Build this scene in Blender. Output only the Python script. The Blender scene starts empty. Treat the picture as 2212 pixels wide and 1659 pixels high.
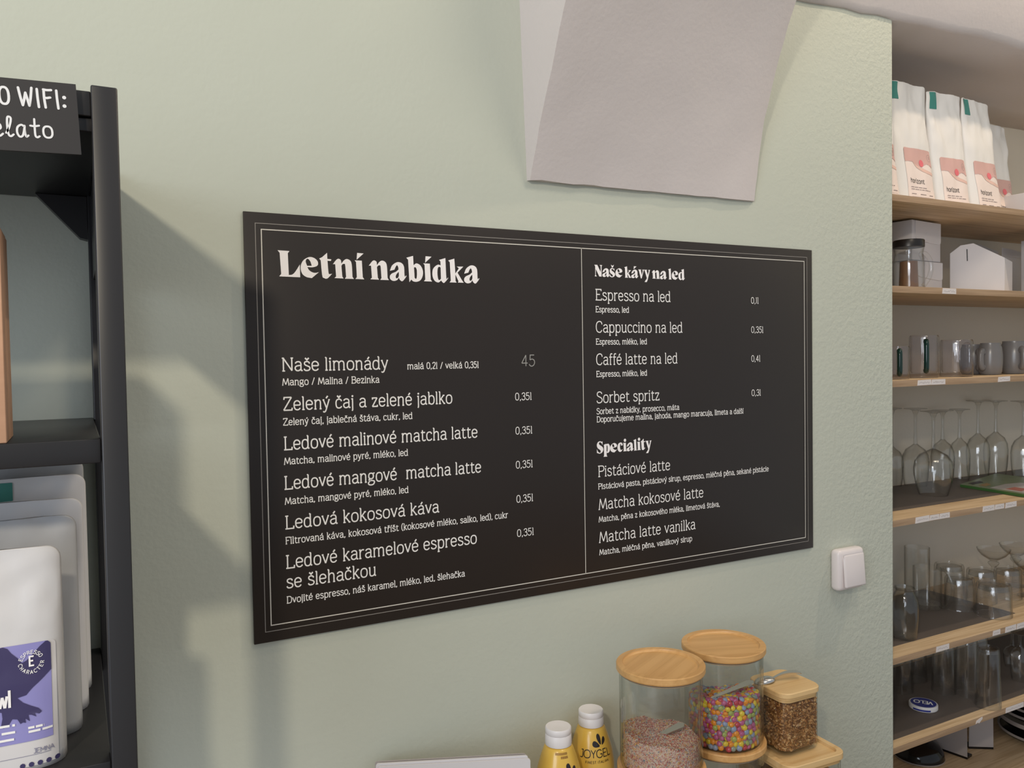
import bpy, bmesh, math, random
from mathutils import Vector, Matrix, noise

# ---------------------------------------------------------------- camera, world, lights, exposure
scene = bpy.context.scene
COL = scene.collection
PI = math.pi
FPX, CX, CY = 1763.607, 1106.0, 829.5            # focal length in pixels of the 2212 x 1659 frame
CAM = Vector((-0.20946, -1.16747, 0.39193))
yaw, pitch, roll = 0.491443, -0.0307748, -0.0160429
FWD = Vector((math.sin(yaw) * math.cos(pitch), math.cos(yaw) * math.cos(pitch), math.sin(pitch)))
_r = Vector((math.cos(yaw), -math.sin(yaw), 0.0))
_u = _r.cross(FWD)
RGT = _r * math.cos(roll) + _u * math.sin(roll)
UPV = -_r * math.sin(roll) + _u * math.cos(roll)
cam_data = bpy.data.cameras.new('camera')
cam_data.sensor_width = 36.0
cam_data.lens = FPX / 2212.0 * 36.0
cam_data.clip_start = 0.01
cam = bpy.data.objects.new('camera', cam_data)
COL.objects.link(cam)
m3 = Matrix((RGT, UPV, -FWD)).transposed()
cam.matrix_world = Matrix.Translation(CAM) @ m3.to_4x4()
scene.camera = cam

scene.view_settings.view_transform = 'Standard'
scene.view_settings.look = 'None'
scene.view_settings.gamma = 1.0
scene.view_settings.use_curve_mapping = False
scene.view_settings.exposure = 0.08
scene.cycles.transparent_max_bounces = 40          # many glass walls one behind the other
scene.cycles.max_bounces = 10

world = bpy.data.worlds.new('room_ambient')
scene.world = world
world.use_nodes = True
bg = world.node_tree.nodes['Background']
bg.inputs[0].default_value = (0.86, 0.93, 1.0, 1)
bg.inputs[1].default_value = 0.42


def lamp(name, loc, target, power, color, size, kind='AREA', spot=None):
    d = bpy.data.lights.new(name, kind)
    d.energy = power
    d.color = color
    if kind == 'AREA':
        d.shape = 'DISK'
        d.size = size
    else:
        d.shadow_soft_size = size
        if spot:
            d.spot_size = spot
            d.spot_blend = 0.6
    o = bpy.data.objects.new(name, d)
    COL.objects.link(o)
    o.location = loc
    o.rotation_euler = (Vector(target) - Vector(loc)).to_track_quat('-Z', 'Y').to_euler()
    return o


# warm ceiling lamp behind the guest, over the bookcase
lamp('ceiling_lamp', (-0.92, -1.6, 1.2), (0.3, 0, 0.3), 50.0, (1.0, 0.88, 0.68), 0.05, 'POINT')
# warm lamp high in front of the niche, out of frame at the right
lamp('niche_lamp', (2.0, -0.5, 2.0), (1.8, 0.1, 0.6), 36.0, (1.0, 0.80, 0.58), 0.03, 'POINT')
# added overhead fill over the counter, brightens the lower wall, lids and caps
lamp('added_overhead_fill', (0.80, -1.05, 1.9), (0.6, 0, 0.0), 25.0, (1.0, 0.86, 0.66), 0.22, 'POINT')
# daylight from the shop window far to the left
lamp('window_daylight', (-3.4, -2.6, 0.9), (0.6, 0, 0.3), 62.0, (0.80, 0.88, 1.0), 2.2, 'AREA')


# ---------------------------------------------------------------- pixel <-> place helpers (the camera is known)
def ray(x, y):
    return FWD + RGT * ((x - CX) / FPX) - UPV * ((y - CY) / FPX)


def at(x, y, Y=0.0):                              # point of the upright plane at depth Y seen at pixel x, y
    d = ray(x, y)
    return CAM + d * ((Y - CAM.y) / d.y)


def atz(x, y, Z):                                 # point of the level plane at height Z seen at pixel x, y
    d = ray(x, y)
    return CAM + d * ((Z - CAM.z) / d.z)


def px2m(P, n, round_=False):                     # n pixels at the distance of P in metres
    v = Vector(P) - CAM
    dep = v.dot(FWD)
    c = dep / v.length
    return n * dep / FPX * (c if round_ else 1.0)


# ---------------------------------------------------------------- materials
def mat(name, color, rough=0.6, metal=0.0, spec=0.5, coat=0.0, bump=None, noise_mix=None, subsurf=0.0):
    m = bpy.data.materials.new(name)
    m.use_nodes = True
    nt = m.node_tree
    b = nt.nodes['Principled BSDF']
    b.inputs['Base Color'].default_value = (*color, 1)
    b.inputs['Roughness'].default_value = rough
    b.inputs['Metallic'].default_value = metal
    b.inputs['Specular IOR Level'].default_value = spec
    b.inputs['Coat Weight'].default_value = coat
    if bump or noise_mix:
        tc = nt.nodes.new('ShaderNodeTexCoord')
    if noise_mix:                                 # (second colour, scale)
        n = nt.nodes.new('ShaderNodeTexNoise')
        n.inputs['Scale'].default_value = noise_mix[1]
        n.inputs['Detail'].default_value = 4
        nt.links.new(tc.outputs['Object'], n.inputs['Vector'])
        r = nt.nodes.new('ShaderNodeMix')
        r.data_type = 'RGBA'
        r.inputs['A'].default_value = (*color, 1)
        r.inputs['B'].default_value = (*noise_mix[0], 1)
        nt.links.new(n.outputs['Fac'], r.inputs['Factor'])
        nt.links.new(r.outputs['Result'], b.inputs['Base Color'])
    if bump:                                      # (scale, strength, distance)
        n2 = nt.nodes.new('ShaderNodeTexNoise')
        n2.inputs['Scale'].default_value = bump[0]
        n2.inputs['Detail'].default_value = 5
        nt.links.new(tc.outputs['Object'], n2.inputs['Vector'])
        bp = nt.nodes.new('ShaderNodeBump')
        bp.inputs['Strength'].default_value = bump[1]
        bp.inputs['Distance'].default_value = bump[2]
        nt.links.new(n2.outputs['Fac'], bp.inputs['Height'])
        nt.links.new(bp.outputs['Normal'], b.inputs['Normal'])
    return m


def plaster(name, color, color2, rough_from=None):
    """painted plaster; with rough_from the coarse skin grows stronger towards +x"""
    m = mat(name, color, rough=0.62, spec=0.35)
    nt = m.node_tree
    b = nt.nodes['Principled BSDF']
    tc = nt.nodes.new('ShaderNodeTexCoord')
    n = nt.nodes.new('ShaderNodeTexNoise')
    n.inputs['Scale'].default_value = 2.2
    n.inputs['Detail'].default_value = 5
    nt.links.new(tc.outputs['Object'], n.inputs['Vector'])
    r = nt.nodes.new('ShaderNodeMix')
    r.data_type = 'RGBA'
    r.inputs['A'].default_value = (*color, 1)
    r.inputs['B'].default_value = (*color2, 1)
    nt.links.new(n.outputs['Fac'], r.inputs['Factor'])
    nt.links.new(r.outputs['Result'], b.inputs['Base Color'])
    fine = nt.nodes.new('ShaderNodeTexNoise')
    fine.inputs['Scale'].default_value = 130
    fine.inputs['Detail'].default_value = 4
    nt.links.new(tc.outputs['Object'], fine.inputs['Vector'])
    big = nt.nodes.new('ShaderNodeTexNoise')
    big.inputs['Scale'].default_value = 9
    big.inputs['Detail'].default_value = 3
    nt.links.new(tc.outputs['Object'], big.inputs['Vector'])
    bp1 = nt.nodes.new('ShaderNodeBump')
    bp1.inputs['Distance'].default_value = 0.006
    bp1.inputs['Strength'].default_value = 0.22
    nt.links.new(big.outputs['Fac'], bp1.inputs['Height'])
    bp2 = nt.nodes.new('ShaderNodeBump')
    bp2.inputs['Distance'].default_value = 0.0016
    bp2.inputs['Strength'].default_value = 0.25
    nt.links.new(fine.outputs['Fac'], bp2.inputs['Height'])
    nt.links.new(bp1.outputs['Normal'], bp2.inputs['Normal'])
    last = bp2
    if rough_from is not None:
        sx = nt.nodes.new('ShaderNodeSeparateXYZ')
        nt.links.new(tc.outputs['Object'], sx.inputs[0])
        mr = nt.nodes.new('ShaderNodeMapRange')
        mr.inputs['From Min'].default_value = rough_from[0]
        mr.inputs['From Max'].default_value = rough_from[1]
        mr.inputs['To Min'].default_value = 0.02
        mr.inputs['To Max'].default_value = 0.55
        nt.links.new(sx.outputs['X'], mr.inputs['Value'])
        co = nt.nodes.new('ShaderNodeTexNoise')
        co.inputs['Scale'].default_value = 95
        co.inputs['Detail'].default_value = 3
        co.inputs['Roughness'].default_value = 0.6
        nt.links.new(tc.outputs['Object'], co.inputs['Vector'])
        bp3 = nt.nodes.new('ShaderNodeBump')
        bp3.inputs['Distance'].default_value = 0.004
        nt.links.new(mr.outputs['Result'], bp3.inputs['Strength'])
        nt.links.new(co.outputs['Fac'], bp3.inputs['Height'])
        nt.links.new(bp2.outputs['Normal'], bp3.inputs['Normal'])
        last = bp3
    nt.links.new(last.outputs['Normal'], b.inputs['Normal'])
    return m


def wood(name, c1, c2, axis='X', scale=1.0, rough=0.45):
    m = mat(name, c1, rough=rough)
    nt = m.node_tree
    b = nt.nodes['Principled BSDF']
    tc = nt.nodes.new('ShaderNodeTexCoord')
    mp = nt.nodes.new('ShaderNodeMapping')
    s = {'X': (3, 70, 70), 'Y': (70, 3, 70), 'Z': (70, 70, 3)}[axis]
    mp.inputs['Scale'].default_value = [k * scale for k in s]
    nt.links.new(tc.outputs['Object'], mp.inputs['Vector'])
    n = nt.nodes.new('ShaderNodeTexNoise')
    n.inputs['Scale'].default_value = 1.6
    n.inputs['Detail'].default_value = 6
    n.inputs['Distortion'].default_value = 0.4
    nt.links.new(mp.outputs['Vector'], n.inputs['Vector'])
    cr = nt.nodes.new('ShaderNodeValToRGB')
    cr.color_ramp.elements[0].position = 0.32
    cr.color_ramp.elements[0].color = (*c2, 1)
    cr.color_ramp.elements[1].position = 0.62
    cr.color_ramp.elements[1].color = (*c1, 1)
    nt.links.new(n.outputs['Fac'], cr.inputs['Fac'])
    nt.links.new(cr.outputs['Color'], b.inputs['Base Color'])
    return m


def glass(name, tint=(0.985, 0.985, 0.98), edge=(0.36, 0.35, 0.33), gloss=0.9, wavy=0.35):
    """thin blown glass: clear face on, darker where the wall is seen edge on, with a Fresnel reflection"""
    m = bpy.data.materials.new(name)
    m.use_nodes = True
    nt = m.node_tree
    nt.nodes.remove(nt.nodes['Principled BSDF'])
    out = nt.nodes['Material Output']
    lw = nt.nodes.new('ShaderNodeLayerWeight')
    lw.inputs['Blend'].default_value = 0.5
    pw = nt.nodes.new('ShaderNodeMath')
    pw.operation = 'POWER'
    pw.inputs[1].default_value = 4.0
    nt.links.new(lw.outputs['Facing'], pw.inputs[0])
    mx = nt.nodes.new('ShaderNodeMix')
    mx.data_type = 'RGBA'
    mx.inputs['A'].default_value = (*tint, 1)
    mx.inputs['B'].default_value = (*edge, 1)
    nt.links.new(pw.outputs[0], mx.inputs['Factor'])
    tr = nt.nodes.new('ShaderNodeBsdfTransparent')
    nt.links.new(mx.outputs['Result'], tr.inputs['Color'])
    gl = nt.nodes.new('ShaderNodeBsdfGlossy')
    gl.inputs['Roughness'].default_value = 0.03
    gl.inputs['Color'].default_value = (gloss, gloss, gloss, 1)
    tc = nt.nodes.new('ShaderNodeTexCoord')       # faint upright waviness of pressed glass, in the reflection only
    mp = nt.nodes.new('ShaderNodeMapping')
    mp.inputs['Scale'].default_value = (110, 110, 5)
    nt.links.new(tc.outputs['Object'], mp.inputs['Vector'])
    nz = nt.nodes.new('ShaderNodeTexNoise')
    nz.inputs['Scale'].default_value = 1.0
    nt.links.new(mp.outputs['Vector'], nz.inputs['Vector'])
    bp = nt.nodes.new('ShaderNodeBump')
    bp.inputs['Strength'].default_value = wavy
    bp.inputs['Distance'].default_value = 0.004
    nt.links.new(nz.outputs['Fac'], bp.inputs['Height'])
    nt.links.new(bp.outputs['Normal'], gl.inputs['Normal'])
    p5 = nt.nodes.new('ShaderNodeMath')           # Schlick reflection, the same from both sides of the wall
    p5.operation = 'POWER'
    p5.inputs[1].default_value = 5.0
    nt.links.new(lw.outputs['Facing'], p5.inputs[0])
    fr = nt.nodes.new('ShaderNodeMath')
    fr.operation = 'MULTIPLY_ADD'
    fr.inputs[1].default_value = 0.80
    fr.inputs[2].default_value = 0.06
    nt.links.new(p5.outputs[0], fr.inputs[0])
    ms = nt.nodes.new('ShaderNodeMixShader')
    nt.links.new(fr.outputs[0], ms.inputs['Fac'])
    nt.links.new(tr.outputs['BSDF'], ms.inputs[1])
    nt.links.new(gl.outputs['BSDF'], ms.inputs[2])
    nt.links.new(ms.outputs['Shader'], out.inputs['Surface'])
    return m


M = {}
M['wall'] = plaster('sage_wall_paint', (0.545, 0.568, 0.485), (0.575, 0.598, 0.515), (0.95, 1.3))
M['niche'] = plaster('niche_paint', (0.68, 0.62, 0.53), (0.72, 0.66, 0.57))
M['vault'] = plaster('vault_plaster', (0.66, 0.60, 0.585), (0.70, 0.645, 0.63))
M['floor'] = mat('floor_boards', (0.25, 0.18, 0.12), 0.5)
M['shelf_wood'] = wood('oak_shelf', (0.68, 0.50, 0.31), (0.50, 0.34, 0.19), 'X')
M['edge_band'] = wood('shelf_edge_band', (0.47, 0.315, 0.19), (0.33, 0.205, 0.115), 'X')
M['bamboo'] = wood('bamboo_lid', (0.72, 0.42, 0.165), (0.60, 0.325, 0.115), 'X', 0.8, 0.4)
M['bamboo_pale'] = wood('pale_bamboo_lid', (0.76, 0.52, 0.25), (0.66, 0.41, 0.17), 'X', 0.7, 0.4)
M['board'] = mat('menu_board_black', (0.0225, 0.0175, 0.0150), 0.36, spec=0.38, noise_mix=((0.028, 0.0205, 0.0180), 3))
M['print'] = mat('white_print', (0.95, 0.925, 0.90), 0.5)
M['print_bold'] = mat('white_bold_print', (1.0, 0.955, 0.95), 0.5)
M['print_grey'] = mat('worn_grey_print', (0.34, 0.33, 0.31), 0.5)
M['line'] = mat('fine_line_print', (0.74, 0.70, 0.63), 0.5)
M['line_dim'] = mat('dim_line_print', (0.30, 0.275, 0.25), 0.5)
M['switch'] = mat('switch_plastic', (0.80, 0.73, 0.72), 0.3)
M['black_metal'] = mat('black_steel', (0.021, 0.020, 0.022), 0.38, spec=0.5)
M['card_black'] = mat('chalk_card', (0.022, 0.020, 0.022), 0.6)
M['chalk'] = mat('chalk_marker', (0.78, 0.78, 0.80), 0.6)
M['cardboard'] = wood('cardboard', (0.62, 0.36, 0.23), (0.56, 0.32, 0.20), 'X', 0.6, 0.7)
M['pouch'] = mat('white_pouch', (0.70, 0.68, 0.68), 0.38, bump=(22, 0.25, 0.004))
M['pouch_grey'] = mat('frosted_grey_pouch', (0.42, 0.42, 0.43), 0.35, bump=(22, 0.25, 0.004))
M['teal'] = mat('teal_tape', (0.05, 0.24, 0.20), 0.5)
M['label_white'] = mat('label_paper', (0.72, 0.69, 0.69), 0.5)
M['lilac'] = mat('lilac_label', (0.30, 0.28, 0.60), 0.5)
M['navy'] = mat('navy_print', (0.050, 0.040, 0.125), 0.5)
M['navy_grey'] = mat('grey_print', (0.28, 0.27, 0.36), 0.5)
M['white_pouch'] = mat('matt_white_pouch', (0.80, 0.77, 0.74), 0.45, bump=(18, 0.3, 0.004))
M['label_cream'] = mat('label_cream', (0.86, 0.73, 0.67), 0.5)
M['label_pink'] = mat('label_pink', (0.66, 0.40, 0.36), 0.5)
M['label_peach'] = mat('label_peach', (0.78, 0.52, 0.44), 0.5)
M['label_sun'] = mat('label_sun', (0.80, 0.16, 0.19), 0.5)
M['ink'] = mat('black_ink', (0.020, 0.016, 0.018), 0.5)
M['ink_grey'] = mat('grey_ink', (0.32, 0.26, 0.25), 0.6)
M['paper'] = mat('white_card', (0.70, 0.67, 0.68), 0.6)
M['paper_grey'] = mat('grey_card', (0.42, 0.38, 0.37), 0.7)
M['glass'] = glass('clear_glass')
M['jar_glass'] = glass('jar_glass', (0.985, 0.99, 0.982), (0.50, 0.53, 0.49), 0.9, 0.05)
M['cup_glass'] = glass('cup_glass', (0.955, 0.94, 0.945), (0.50, 0.48, 0.49))
M['green_glass'] = mat('dark_green_glass', (0.005, 0.026, 0.021), 0.06)
M['thick_glass'] = glass('thick_glass', (0.92, 0.92, 0.91), (0.22, 0.21, 0.20))
M['amber'] = mat('amber_filter', (0.17, 0.08, 0.038), 0.3)
M['black_lid'] = mat('dark_wood_lid', (0.014, 0.011, 0.010), 0.35)
M['grey_mug'] = mat('grey_stoneware', (0.215, 0.20, 0.195), 0.25, noise_mix=((0.175, 0.165, 0.16), 20))
M['black_gloss'] = mat('black_glaze', (0.006, 0.006, 0.007), 0.12)
M['rim'] = mat('grey_glaze_rim', (0.36, 0.32, 0.30), 0.4)
M['steel'] = mat('spoon_steel', (0.62, 0.61, 0.60), 0.18, metal=1.0)
M['bottle'] = mat('yellow_bottle', (0.80, 0.50, 0.085), 0.28, coat=0.3)
M['cap'] = mat('white_cap', (0.80, 0.76, 0.76), 0.4)
M['brown_print'] = mat('brown_stamp', (0.35, 0.18, 0.04), 0.5)
M['tin_blue'] = mat('blue_tin_print', (0.025, 0.035, 0.24), 0.35)
M['tin_white'] = mat('white_tin', (0.66, 0.64, 0.64), 0.4)
M['mag_green'] = mat('magazine_green', (0.075, 0.14, 0.04), 0.4, noise_mix=((0.20, 0.21, 0.12), 30))
M['mag_edge'] = mat('magazine_spine', (0.05, 0.135, 0.035), 0.4)
M['mag_white'] = mat('magazine_white', (0.40, 0.36, 0.34), 0.4)
M['sticker'] = mat('paper_sticker', (0.74, 0.68, 0.66), 0.6)
M['pencil'] = mat('pencil_grey', (0.42, 0.38, 0.38), 0.7)
M['seal'] = mat('seal_with_lid_shade', (0.20, 0.19, 0.17), 0.5)  # seal coloured dark to stand in for the shadow line under the jar lids
M['white_plastic'] = mat('white_bracket', (0.66, 0.66, 0.62), 0.5)
M['mat'] = mat('liner_mat', (0.105, 0.085, 0.074), 0.6, bump=(60, 0.2, 0.002), noise_mix=((0.13, 0.105, 0.09), 9))
M['counter'] = mat('counter_top', (0.30, 0.22, 0.15), 0.5)
CANDY = {'red': (0.50, 0.035, 0.07), 'pink': (0.50, 0.10, 0.27), 'orange': (0.85, 0.30, 0.02), 'yellow': (0.80, 0.60, 0.04),
         'blue': (0.27, 0.36, 0.55), 'green': (0.38, 0.46, 0.12), 'grey': (0.27, 0.34, 0.30)}
for k, c in CANDY.items():
    M['candy_' + k] = mat('candy_' + k, c, 0.28, coat=0.3)


# ---------------------------------------------------------------- mesh helpers
def link(name, me, material=None, parent=None, loc=(0, 0, 0), rot=(0, 0, 0)):
    o = bpy.data.objects.new(name, me)
    COL.objects.link(o)
    o.location = loc
    o.rotation_euler = rot
    if parent is not None:
        o.parent = parent
    if material is not None and me is not None:
        for mm in (material if isinstance(material, (list, tuple)) else [material]):
            me.materials.append(mm)
    return o


def mesh(name, verts, faces, smooth=False, matidx=None):
    me = bpy.data.meshes.new(name)
    me.from_pydata([tuple(v) for v in verts], [], [tuple(f) for f in faces])
    me.update()
    if smooth:
        me.polygons.foreach_set('use_smooth', [True] * len(me.polygons))
    if matidx:
        me.polygons.foreach_set('material_index', matidx)
    return me


def frombm(name, bm, smooth=False):
    bmesh.ops.recalc_face_normals(bm, faces=bm.faces)
    me = bpy.data.meshes.new(name)
    bm.to_mesh(me)
    bm.free()
    if smooth:
        me.polygons.foreach_set('use_smooth', [True] * len(me.polygons))
    return me


def autosmooth(me, deg=35):
    """smooth shading with the sharp edges kept"""
    me.polygons.foreach_set('use_smooth', [True] * len(me.polygons))
    bm = bmesh.new()
    bm.from_mesh(me)
    for e in bm.edges:
        if len(e.link_faces) == 2 and e.calc_face_angle(0) > math.radians(deg):
            e.smooth = False
    bm.to_mesh(me)
    bm.free()
    return me


def box_bm(x0, x1, y0, y1, z0, z1, bev=0.0, seg=2, bm=None):
    bm = bm or bmesh.new()
    vs = [bm.verts.new(p) for p in ((x0, y0, z0), (x1, y0, z0), (x1, y1, z0), (x0, y1, z0), (x0, y0, z1), (x1, y0, z1), (x1, y1, z1), (x0, y1, z1))]
    fs = [bm.faces.new([vs[i] for i in f]) for f in ((0, 3, 2, 1), (4, 5, 6, 7), (0, 1, 5, 4), (1, 2, 6, 5), (2, 3, 7, 6), (3, 0, 4, 7))]
    if bev:
        es = list({e for f in fs for e in f.edges})
        bmesh.ops.bevel(bm, geom=es, offset=bev, segments=seg, profile=0.5, affect='EDGES')
    return bm


def box(name, x0, x1, y0, y1, z0, z1, material, parent=None, bev=0.0, seg=2):
    me = frombm(name, box_bm(x0, x1, y0, y1, z0, z1, bev, seg))
    if bev:
        autosmooth(me, 50)
    return link(name, me, material, parent)


def prism(name, pts, axis, d0, d1, material, parent=None, bev=0.0):
    """polygon extruded along an axis; pts are the other two coordinates in order"""
    bm = bmesh.new()

    def P(a, b, d):
        return {'x': (d, a, b), 'y': (a, d, b), 'z': (a, b, d)}[axis]
    lo = [bm.verts.new(P(a, b, d0)) for a, b in pts]
    hi = [bm.verts.new(P(a, b, d1)) for a, b in pts]
    bm.faces.new(lo)
    bm.faces.new(hi[::-1])
    n = len(pts)
    for i in range(n):
        bm.faces.new((lo[i], lo[(i + 1) % n], hi[(i + 1) % n], hi[i]))
    if bev:
        bmesh.ops.bevel(bm, geom=list(bm.edges), offset=bev, segments=2, profile=0.5, affect='EDGES')
    return link(name, frombm(name, bm), material, parent)


def lathe_me(name, prof, seg=40, deg=40):
    """turned shape about z; profile of (radius, z)"""
    vs, fs = [], []
    rings = []
    for r, z in prof:
        if r < 1e-6:
            rings.append([len(vs)])
            vs.append((0, 0, z))
        else:
            rings.append(list(range(len(vs), len(vs) + seg)))
            vs += [(r * math.cos(2 * PI * i / seg), r * math.sin(2 * PI * i / seg), z) for i in range(seg)]
    for a, b in zip(rings, rings[1:]):
        for i in range(seg):
            j = (i + 1) % seg
            if len(a) == 1 and len(b) == 1:
                continue
            if len(a) == 1:
                fs.append((a[0], b[i], b[j]))
            elif len(b) == 1:
                fs.append((a[i], b[0], a[j]))
            else:
                fs.append((a[i], b[i], b[j], a[j]))
    return autosmooth(mesh(name, vs, fs), deg)


def lathe(name, prof, material, parent=None, loc=(0, 0, 0), seg=40, deg=40, rot=(0, 0, 0)):
    return link(name, lathe_me(name, prof, seg, deg), material, parent, loc, rot)


def tube_me(name, path, rad, seg=12, flat=1.0):
    """round bar along a path; rad is one number or one per point"""
    n = len(path)
    path = [Vector(p) for p in path]
    rad = rad if isinstance(rad, (list, tuple)) else [rad] * n
    vs, fs = [], []
    ref = Vector((0, 0, 1))
    t0 = (path[1] - path[0]).normalized()
    if abs(t0.dot(ref)) > 0.9:
        ref = Vector((0, 1, 0))
    side = t0.cross(ref).normalized()
    for i, p in enumerate(path):
        t = (path[min(i + 1, n - 1)] - path[max(i - 1, 0)]).normalized()
        side = (side - t * side.dot(t)).normalized()
        up = side.cross(t)
        for k in range(seg):
            a = 2 * PI * k / seg
            vs.append(p + side * (rad[i] * math.cos(a)) + up * (rad[i] * flat * math.sin(a)))
    for i in range(n - 1):
        for k in range(seg):
            j = (k + 1) % seg
            fs.append((i * seg + k, i * seg + j, (i + 1) * seg + j, (i + 1) * seg + k))
    fs.append(tuple(range(seg))[::-1])
    fs.append(tuple(range((n - 1) * seg, n * seg)))
    return autosmooth(mesh(name, vs, fs), 60)


def tube(name, path, rad, material, parent=None, seg=12, flat=1.0):
    return link(name, tube_me(name, path, rad, seg, flat), material, parent)


def spline(pts, closed=False, n=7):
    """Catmull-Rom through points"""
    P = [Vector(p) for p in pts]
    out = []
    N = len(P)
    for i in range(N if closed else N - 1):
        if closed:
            p0, p1, p2, p3 = P[(i - 1) % N], P[i], P[(i + 1) % N], P[(i + 2) % N]
        else:
            p1, p2 = P[i], P[i + 1]
            p0 = P[i - 1] if i else p1 * 2 - p2
            p3 = P[i + 2] if i + 2 < N else p2 * 2 - p1
        for k in range(n):
            t = k / n
            out.append(0.5 * ((2 * p1) + (p2 - p0) * t + (2 * p0 - 5 * p1 + 4 * p2 - p3) * t * t + (3 * p1 - p0 - 3 * p2 + p3) * t ** 3))
    if not closed:
        out.append(P[-1])
    return out


def thing(name, label, cat, loc=(0, 0, 0), rz=0.0, group=None):
    o = bpy.data.objects.new(name, None)
    o.empty_display_size = 0.02
    COL.objects.link(o)
    o.location = loc
    o.rotation_euler = (0, 0, rz)
    return tag(o, label, cat, group)


def tag(o, label, cat, group=None):
    o['label'] = label
    o['category'] = cat
    if group:
        o['group'] = group
    return o


def structure(o):
    o['kind'] = 'structure'
    return o


def copy_thing(root, loc, rz, label, group=None):
    r = root.copy()
    COL.objects.link(r)
    r.location = loc
    r.rotation_euler = (0, 0, rz)
    r['label'] = label
    if group:
        r['group'] = group
    for ch in list(root.children):
        c = ch.copy()
        COL.objects.link(c)
        c.parent = r
        for g in list(ch.children):
            d = g.copy()
            COL.objects.link(d)
            d.parent = c
    return r
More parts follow.
